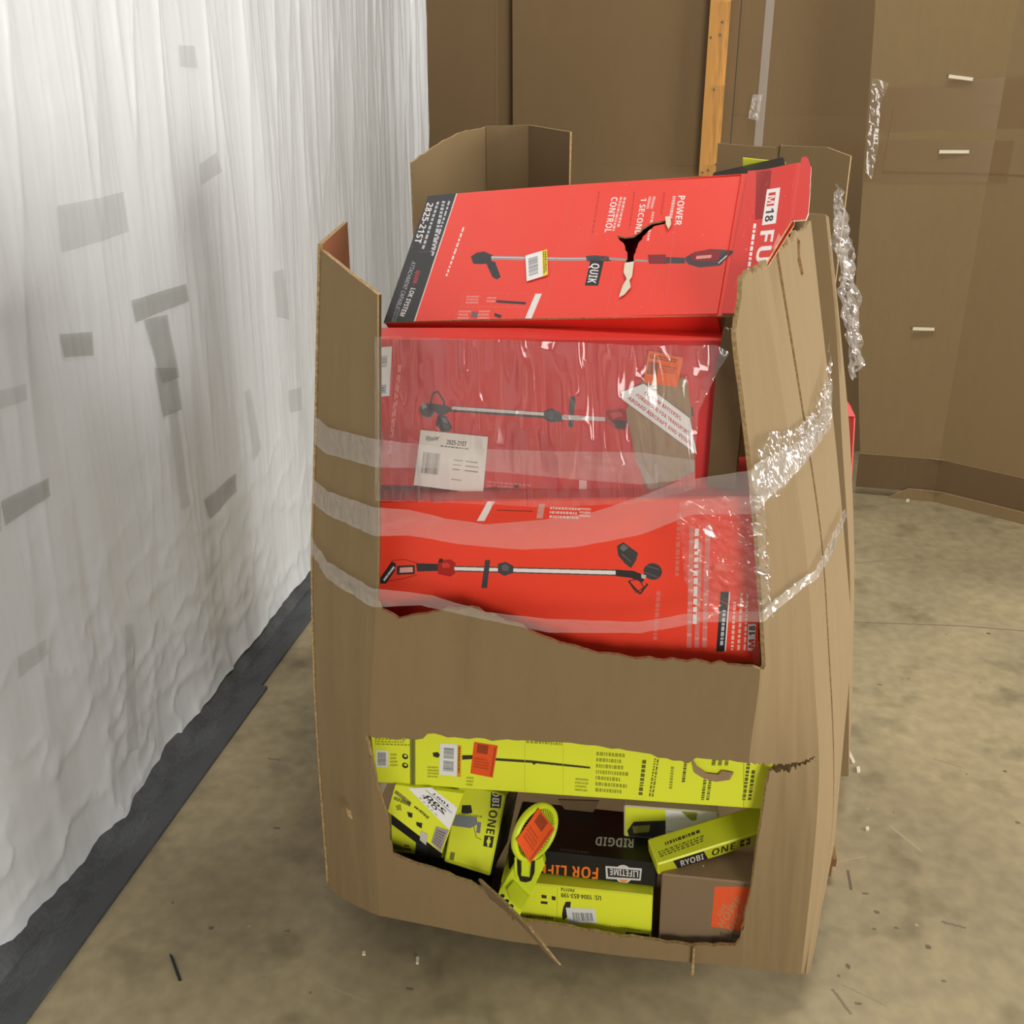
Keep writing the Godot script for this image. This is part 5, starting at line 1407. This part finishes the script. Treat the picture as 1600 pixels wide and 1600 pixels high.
# ------------------------------------------------------------------ clamp fan
func build_fan() -> void:
	var t := thing("clamp_fan", "lime green clip fan with an orange sticker across its round grille", "fan")
	var z := -1.572
	var c: Vector3 = [V3(-0.2308, 0.3555, -1.566)][0]
	var r := .060
	var head := Transform3D(Basis(Vector3.UP, deg_to_rad(53)) * Basis(Vector3.RIGHT, deg_to_rad(-4)), c)
	var b := Mb.new()
	for i in 40:
		for j in 8:
			var q := []
			var nn := []
			for k in [[i, j], [i + 1, j], [i + 1, j + 1], [i, j + 1]]:
				var a: float = TAU * k[0] / 40
				var e: float = TAU * k[1] / 8
				var d := Vector3(cos(a), sin(a), 0)
				q.append(head * (d * (r - .006 + .006 * cos(e)) + Vector3(0, 0, .008 * sin(e))))
				nn.append(head.basis * (d * cos(e) + Vector3(0, 0, sin(e))))
			b.tri(M.lime, [q[0], q[1], q[2]], [nn[0], nn[1], nn[2]], [V2(0, 0), V2(1, 0), V2(1, 1)])
			b.tri(M.lime, [q[0], q[2], q[3]], [nn[0], nn[2], nn[3]], [V2(0, 0), V2(1, 1), V2(0, 1)])
	obj("ring", b.mesh(), t)
	b = Mb.new()
	for i in 36:
		var a := TAU * i / 36
		var a2 := TAU * (i + 1) / 36
		b.tri(M.black, [head * Vector3(0, 0, -.006), head * (Vector3(cos(a), sin(a), 0) * (r - .006) + Vector3(0, 0, -.006)), head * (Vector3(cos(a2), sin(a2), 0) * (r - .006) + Vector3(0, 0, -.006))], [head.basis.z, head.basis.z, head.basis.z], [V2(0, 0), V2(1, 0), V2(0, 1)])
	obj("back_disc", b.mesh(), t)
	# curved grille ribs
	for i in 44:
		var rb := Mb.new()
		var a := TAU * i / 44
		for k in 4:
			var r0: float = lerpf(.018, r - .008, k / 4.0)
			var r1: float = lerpf(.018, r - .008, (k + 1) / 4.0)
			var d0 := Vector3(cos(a + r0 * 9), sin(a + r0 * 9), 0)
			var d1 := Vector3(cos(a + r1 * 9), sin(a + r1 * 9), 0)
			var s0 := Vector3(-d0.y, d0.x, 0) * .0012
			var s1 := Vector3(-d1.y, d1.x, 0) * .0012
			var zz := Vector3(0, 0, .003)
			rb.quad(M.lime, head * (d0 * r0 - s0 + zz), head * (d1 * r1 - s1 + zz), head * (d1 * r1 + s1 + zz), head * (d0 * r0 + s0 + zz), head.basis.z)
			rb.quad(M.lime, head * (d0 * r0 + s0 + zz), head * (d1 * r1 + s1 + zz), head * (d1 * r1 + s1), head * (d0 * r0 + s0), head.basis * Vector3(-d0.y, d0.x, 0))
		obj("grille_rib", rb.mesh(), t)
	b = Mb.new()
	var st := []
	for v in [V2(0.0033, 0.0587), V2(0.0432, -0.0119), V2(-0.0254, -0.053), V2(-0.0581, 0.0192)]:
		st.append(Vector3(v.x, v.y, 0))
	plate(b, M.orange_print, st, .001)
	var so := obj("orange_sticker", b.mesh(), t)
	so.transform = head * Transform3D(Basis(), Vector3(0, 0, .0105))
	so.set_meta("label", "orange paper sticker")
	# clamp body: a plate with a raised lower lip, U bracket and three slots
	var body := [V3(-0.2296, 0.2869, -1.562), V3(-0.2677, 0.2746, -1.562), V3(-0.3014, 0.2008, -1.562), V3(-0.3055, 0.1736, -1.562), V3(-0.2728, 0.1389, -1.562), V3(-0.2597, 0.1428, -1.562), V3(-0.2105, 0.2803, -1.562), V3(-0.2146, 0.3019, -1.562)]
	b = Mb.new()
	plate(b, M.lime, body, .018)
	obj("clamp_body", b.mesh(), t)
	b = Mb.new()
	plate(b, mat(C(190, 204, 30), .3), [V3(-0.2845, 0.2134, -1.555), V3(-0.2716, 0.2351, -1.555), V3(-0.2406, 0.2009, -1.555), V3(-0.256, 0.1652, -1.555), V3(-0.2742, 0.1821, -1.555)], .008)
	obj("clamp_jaw", b.mesh(), t)
	var arc := []
	for i in 13:
		var a := PI * i / 12
		arc.append(V2(821 - 17 * cos(a), 1362 + 22 * sin(a)))
	b = Mb.new()
	var u0 := [V3(-0.2696, 0.2937, -1.558), V3(-0.2266, 0.3004, -1.558), V3(-0.2263, 0.2654, -1.558), V3(-0.2312, 0.2437, -1.558), V3(-0.2388, 0.2328, -1.558), V3(-0.2477, 0.2264, -1.558), V3(-0.258, 0.2296, -1.558), V3(-0.2657, 0.2414, -1.558), V3(-0.2696, 0.2586, -1.558)]
	plate(b, M.lime, u0, .012)
	obj("bracket", b.mesh(), t)
	b = Mb.new()
	plate(b, M.black, [V3(-0.2641, 0.2936, -1.5555), V3(-0.2578, 0.2946, -1.5555), V3(-0.2564, 0.25, -1.5555), V3(-0.2385, 0.2496, -1.5555), V3(-0.235, 0.2981, -1.5555), V3(-0.2287, 0.2991, -1.5555), V3(-0.2297, 0.2639, -1.5555), V3(-0.2359, 0.2436, -1.5555), V3(-0.2461, 0.2371, -1.5555), V3(-0.2576, 0.2385, -1.5555), V3(-0.2628, 0.2554, -1.5555)], .004)
	obj("bracket_slot", b.mesh(), t)
	b = Mb.new()
	plate(b, M.lime, [V3(-0.2549, 0.3036, -1.553), V3(-0.2397, 0.3059, -1.553), V3(-0.2407, 0.2612, -1.553), V3(-0.2547, 0.259, -1.553)], .016)
	obj("pivot", b.mesh(), t)
	for k in [[V3(-0.2944, 0.1899, -1.552)][0], [V3(-0.2854, 0.1781, -1.552)][0], [V3(-0.2763, 0.1664, -1.552)][0]]:
		var cy := CylinderMesh.new()
		cy.top_radius = .0042
		cy.bottom_radius = .0042
		cy.height = .006
		cy.radial_segments = 12
		cy.material = M.black
		var o := obj("slot", cy, t)
		o.position = k + Vector3(0, 0, -.0115)
		o.rotation_degrees.x = 90

# ------------------------------------------------------------------ stretch film
func film(called: String, label: String, outline: Array, m, off: float, amp: float, fx: float, fy: float, sd: int, group := "stretch film round the bulk carton", cell := Vector2(.02, .008)) -> void:
	var n := noise(1.0, sd, FastNoiseLite.TYPE_SIMPLEX_SMOOTH, 2)
	var f := func(s: float, y: float) -> Vector3: return over(s, y, off + amp * (1.0 - absf(n.get_noise_2d(s * fx, y * fy))))
	tag(obj(called, sheet(outline, [], f, 0.0, cell, m)), label, "plastic film", group)

func build_film() -> void:
	film("stretch_film", "hazy clear film over the middle red box", [V2(2, 1.32), V2(2.384, 1.322), V2(2.74, 1.32), V2(2.948, 1.324), V2(2.98, 1.314), V2(2.944, 1.282), V2(2.888, 1.22), V2(2.872, 1.156), V2(2.864, 1.092), V2(2.716, 1.062), V2(2.512, 1.046), V2(2.304, 1.042), V2(2, 1.036)], M.film, .004, .010, 34.0, 4.0, 91)
	film("stretch_film_001", "upper clear film band crossing left corner panel and white shipping label", [V2(1.028, 1.152), V2(1.268, 1.14), V2(2, 1.146), V2(2.2, 1.138), V2(2.484, 1.142), V2(2.724, 1.148), V2(2.868, 1.14), V2(2.864, 1.108), V2(2.72, 1.094), V2(2.548, 1.096), V2(2.376, 1.1), V2(2.2, 1.102), V2(2, 1.096), V2(1.22, 1.09), V2(1.02, 1.102)], M.film_thick, .007, .003, 5.0, 26.0, 92)
	film("stretch_film_002", "middle clear film band sagging below the middle red box", [V2(1.012, 1.038), V2(1.284, 1.022), V2(2.004, 1.024), V2(2.092, 1.024), V2(2.196, 1.012), V2(2.304, 1.006), V2(2.46, 1.022), V2(2.596, 1.042), V2(2.72, 1.074), V2(2.82, 1.104), V2(3.06, 1.136), V2(3.968, 1.136), V2(5.272, 1.102), V2(5.9, 1.132), V2(5.9, 1.17), V2(5.9, 1.118), V2(5.676, 1.054), V2(3.992, 1.09), V2(3.26, 1.07), V2(2.848, 1.048), V2(2.712, 1.006), V2(2.54, 0.976), V2(2.404, 0.964), V2(2.232, 0.966), V2(2.092, 0.976), V2(2.004, 0.97), V2(1.3, 0.976), V2(1.016, 0.99)], M.film_thick, .009, .004, 7.0, 18.0, 93)
	film("stretch_film_003", "lowest clear film band, twisted like a rope above the torn band", [V2(1.036, 0.92), V2(1.312, 0.884), V2(2.004, 0.868), V2(2.16, 0.864), V2(2.3, 0.84), V2(2.468, 0.836), V2(2.7, 0.846), V2(2.864, 0.876), V2(3.128, 0.892), V2(3.848, 0.908), V2(5.06, 0.888), V2(5.9, 0.862), V2(5.9, 0.84), V2(5.152, 0.858), V2(3.896, 0.89), V2(3.12, 0.872), V2(2.864, 0.856), V2(2.7, 0.824), V2(2.468, 0.81), V2(2.264, 0.828), V2(2.128, 0.842), V2(2.004, 0.83), V2(1.316, 0.848), V2(1.028, 0.89)], M.film_thick, .009, .005, 4.0, 40.0, 94)
	film("stretch_film_004", "crumpled film patch over the right end of the lowest red box", [V2(2.82, 1.072), V2(2.968, 1.088), V2(3.116, 1.086), V2(3.108, 0.982), V2(3.076, 0.868), V2(2.944, 0.892), V2(2.864, 0.864), V2(2.82, 0.932)], M.film, .006, .016, 30.0, 26.0, 95)
	film("stretch_film_005", "crinkled film patch on the right corner panel", [V2(3.12, 1.156), V2(3.404, 1.176), V2(5.176, 1.128), V2(5.864, 1.176), V2(5.9, 1.208), V2(5.9, 1.17), V2(5.588, 1.068), V2(4.032, 1.1), V2(3.38, 1.066), V2(3.112, 1.082)], M.film, .006, .012, 40.0, 30.0, 96)
	var t := thing("film_tuft", "bunched shiny film hanging at the rear right edge of the carton", "plastic film")
	var n := noise(1.0, 97, FastNoiseLite.TYPE_SIMPLEX_SMOOTH, 3)
	var f := func(s: float, y: float) -> Vector3:
		var g := fold_at(6, y)
		return Vector3(g.x + .05 + s * .05 + .02 * n.get_noise_2d(s * 5, y * 14), y, -2.22 - .18 * s + .035 * n.get_noise_2d(s * 7 + 9, y * 22))
	obj("film", sheet([V2(.1, 1.1), V2(.0, 1.2), V2(.0, 1.38), V2(.4, 1.5), V2(.8, 1.46), V2(1, 1.3), V2(.9, 1.1)], [], f, 0.0, Vector2(.06, .01), M.film_thick), t)

# ------------------------------------------------------------------ small litter on the floor
func build_litter() -> void:
	var k := [[[V3(-0.9909, 0, -1.4698), V3(-0.9818, 0, -1.4662), V3(-0.9347, 0, -1.4123), V3(-0.9404, 0, -1.4097)], M.black, "thin dark splinter lying on the floor left of the carton", "splinter"],
		[[V3(0.4982, 0, -2.4561), V3(0.5055, 0, -2.4603), V3(0.515, 0, -2.4011), V3(0.5075, 0, -2.3941)], M.cream, "pale curled paper shred on the floor beside the carton's right edge", "scrap"],
		[[V3(0.5155, 0, -2.3787), V3(0.5243, 0, -2.383), V3(0.5227, 0, -2.3577), V3(0.5143, 0, -2.3562)], M.cream, "tiny paper crumb below the curled shred, right of the carton", "scrap"],
		[[V3(0.5059, 0, -2.135), V3(0.514, 0, -2.1388), V3(0.5139, 0, -2.1269), V3(0.5059, 0, -2.1232)], M.cream, "white crumb on the open floor at the carton's lower right", "scrap"],
		[[V3(-0.478, 0, -1.5516), V3(-0.4714, 0, -1.5528), V3(-0.4684, 0, -1.5362), V3(-0.4741, 0, -1.5369)], M.cream, "white paper crumb on the shaded floor in front of the carton", "scrap"],
		[[V3(-0.5937, 0, -1.5468), V3(-0.5871, 0, -1.548), V3(-0.5845, 0, -1.5397), V3(-0.5911, 0, -1.5386)], M.cream, "small pale crumb at the left end of the carton's shadow", "scrap"],
		[[V3(0.9793, 0, -4.385), V3(0.9931, 0, -4.3875), V3(0.9879, 0, -4.3567), V3(0.9729, 0, -4.3467)], M.cream, "white crumb at the foot of the right cardboard sheet", "scrap"]]
	for i in k.size():
		var b := Mb.new()
		var c: Vector3 = (k[i][0][0] + k[i][0][2]) / 2
		var a: Array = k[i][0]
		for j in 4:
			var p: Vector3 = a[j]
			var q: Vector3 = a[(j + 1) % 4]
			b.quad(k[i][1], p, q, q + Vector3(0, .004, 0), p + Vector3(0, .004, 0), ((p + q) / 2 - c).normalized())
		b.quad(k[i][1], a[0] + Vector3(0, .004, 0), a[1] + Vector3(0, .004, 0), a[2] + Vector3(0, .004, 0), a[3] + Vector3(0, .004, 0), Vector3.UP)
		tag(obj(["wood_splinter", "paper_scrap", "paper_scrap_001", "paper_scrap_002", "paper_scrap_003", "paper_scrap_004", "paper_scrap_005"][i], b.mesh()), k[i][2], k[i][3])
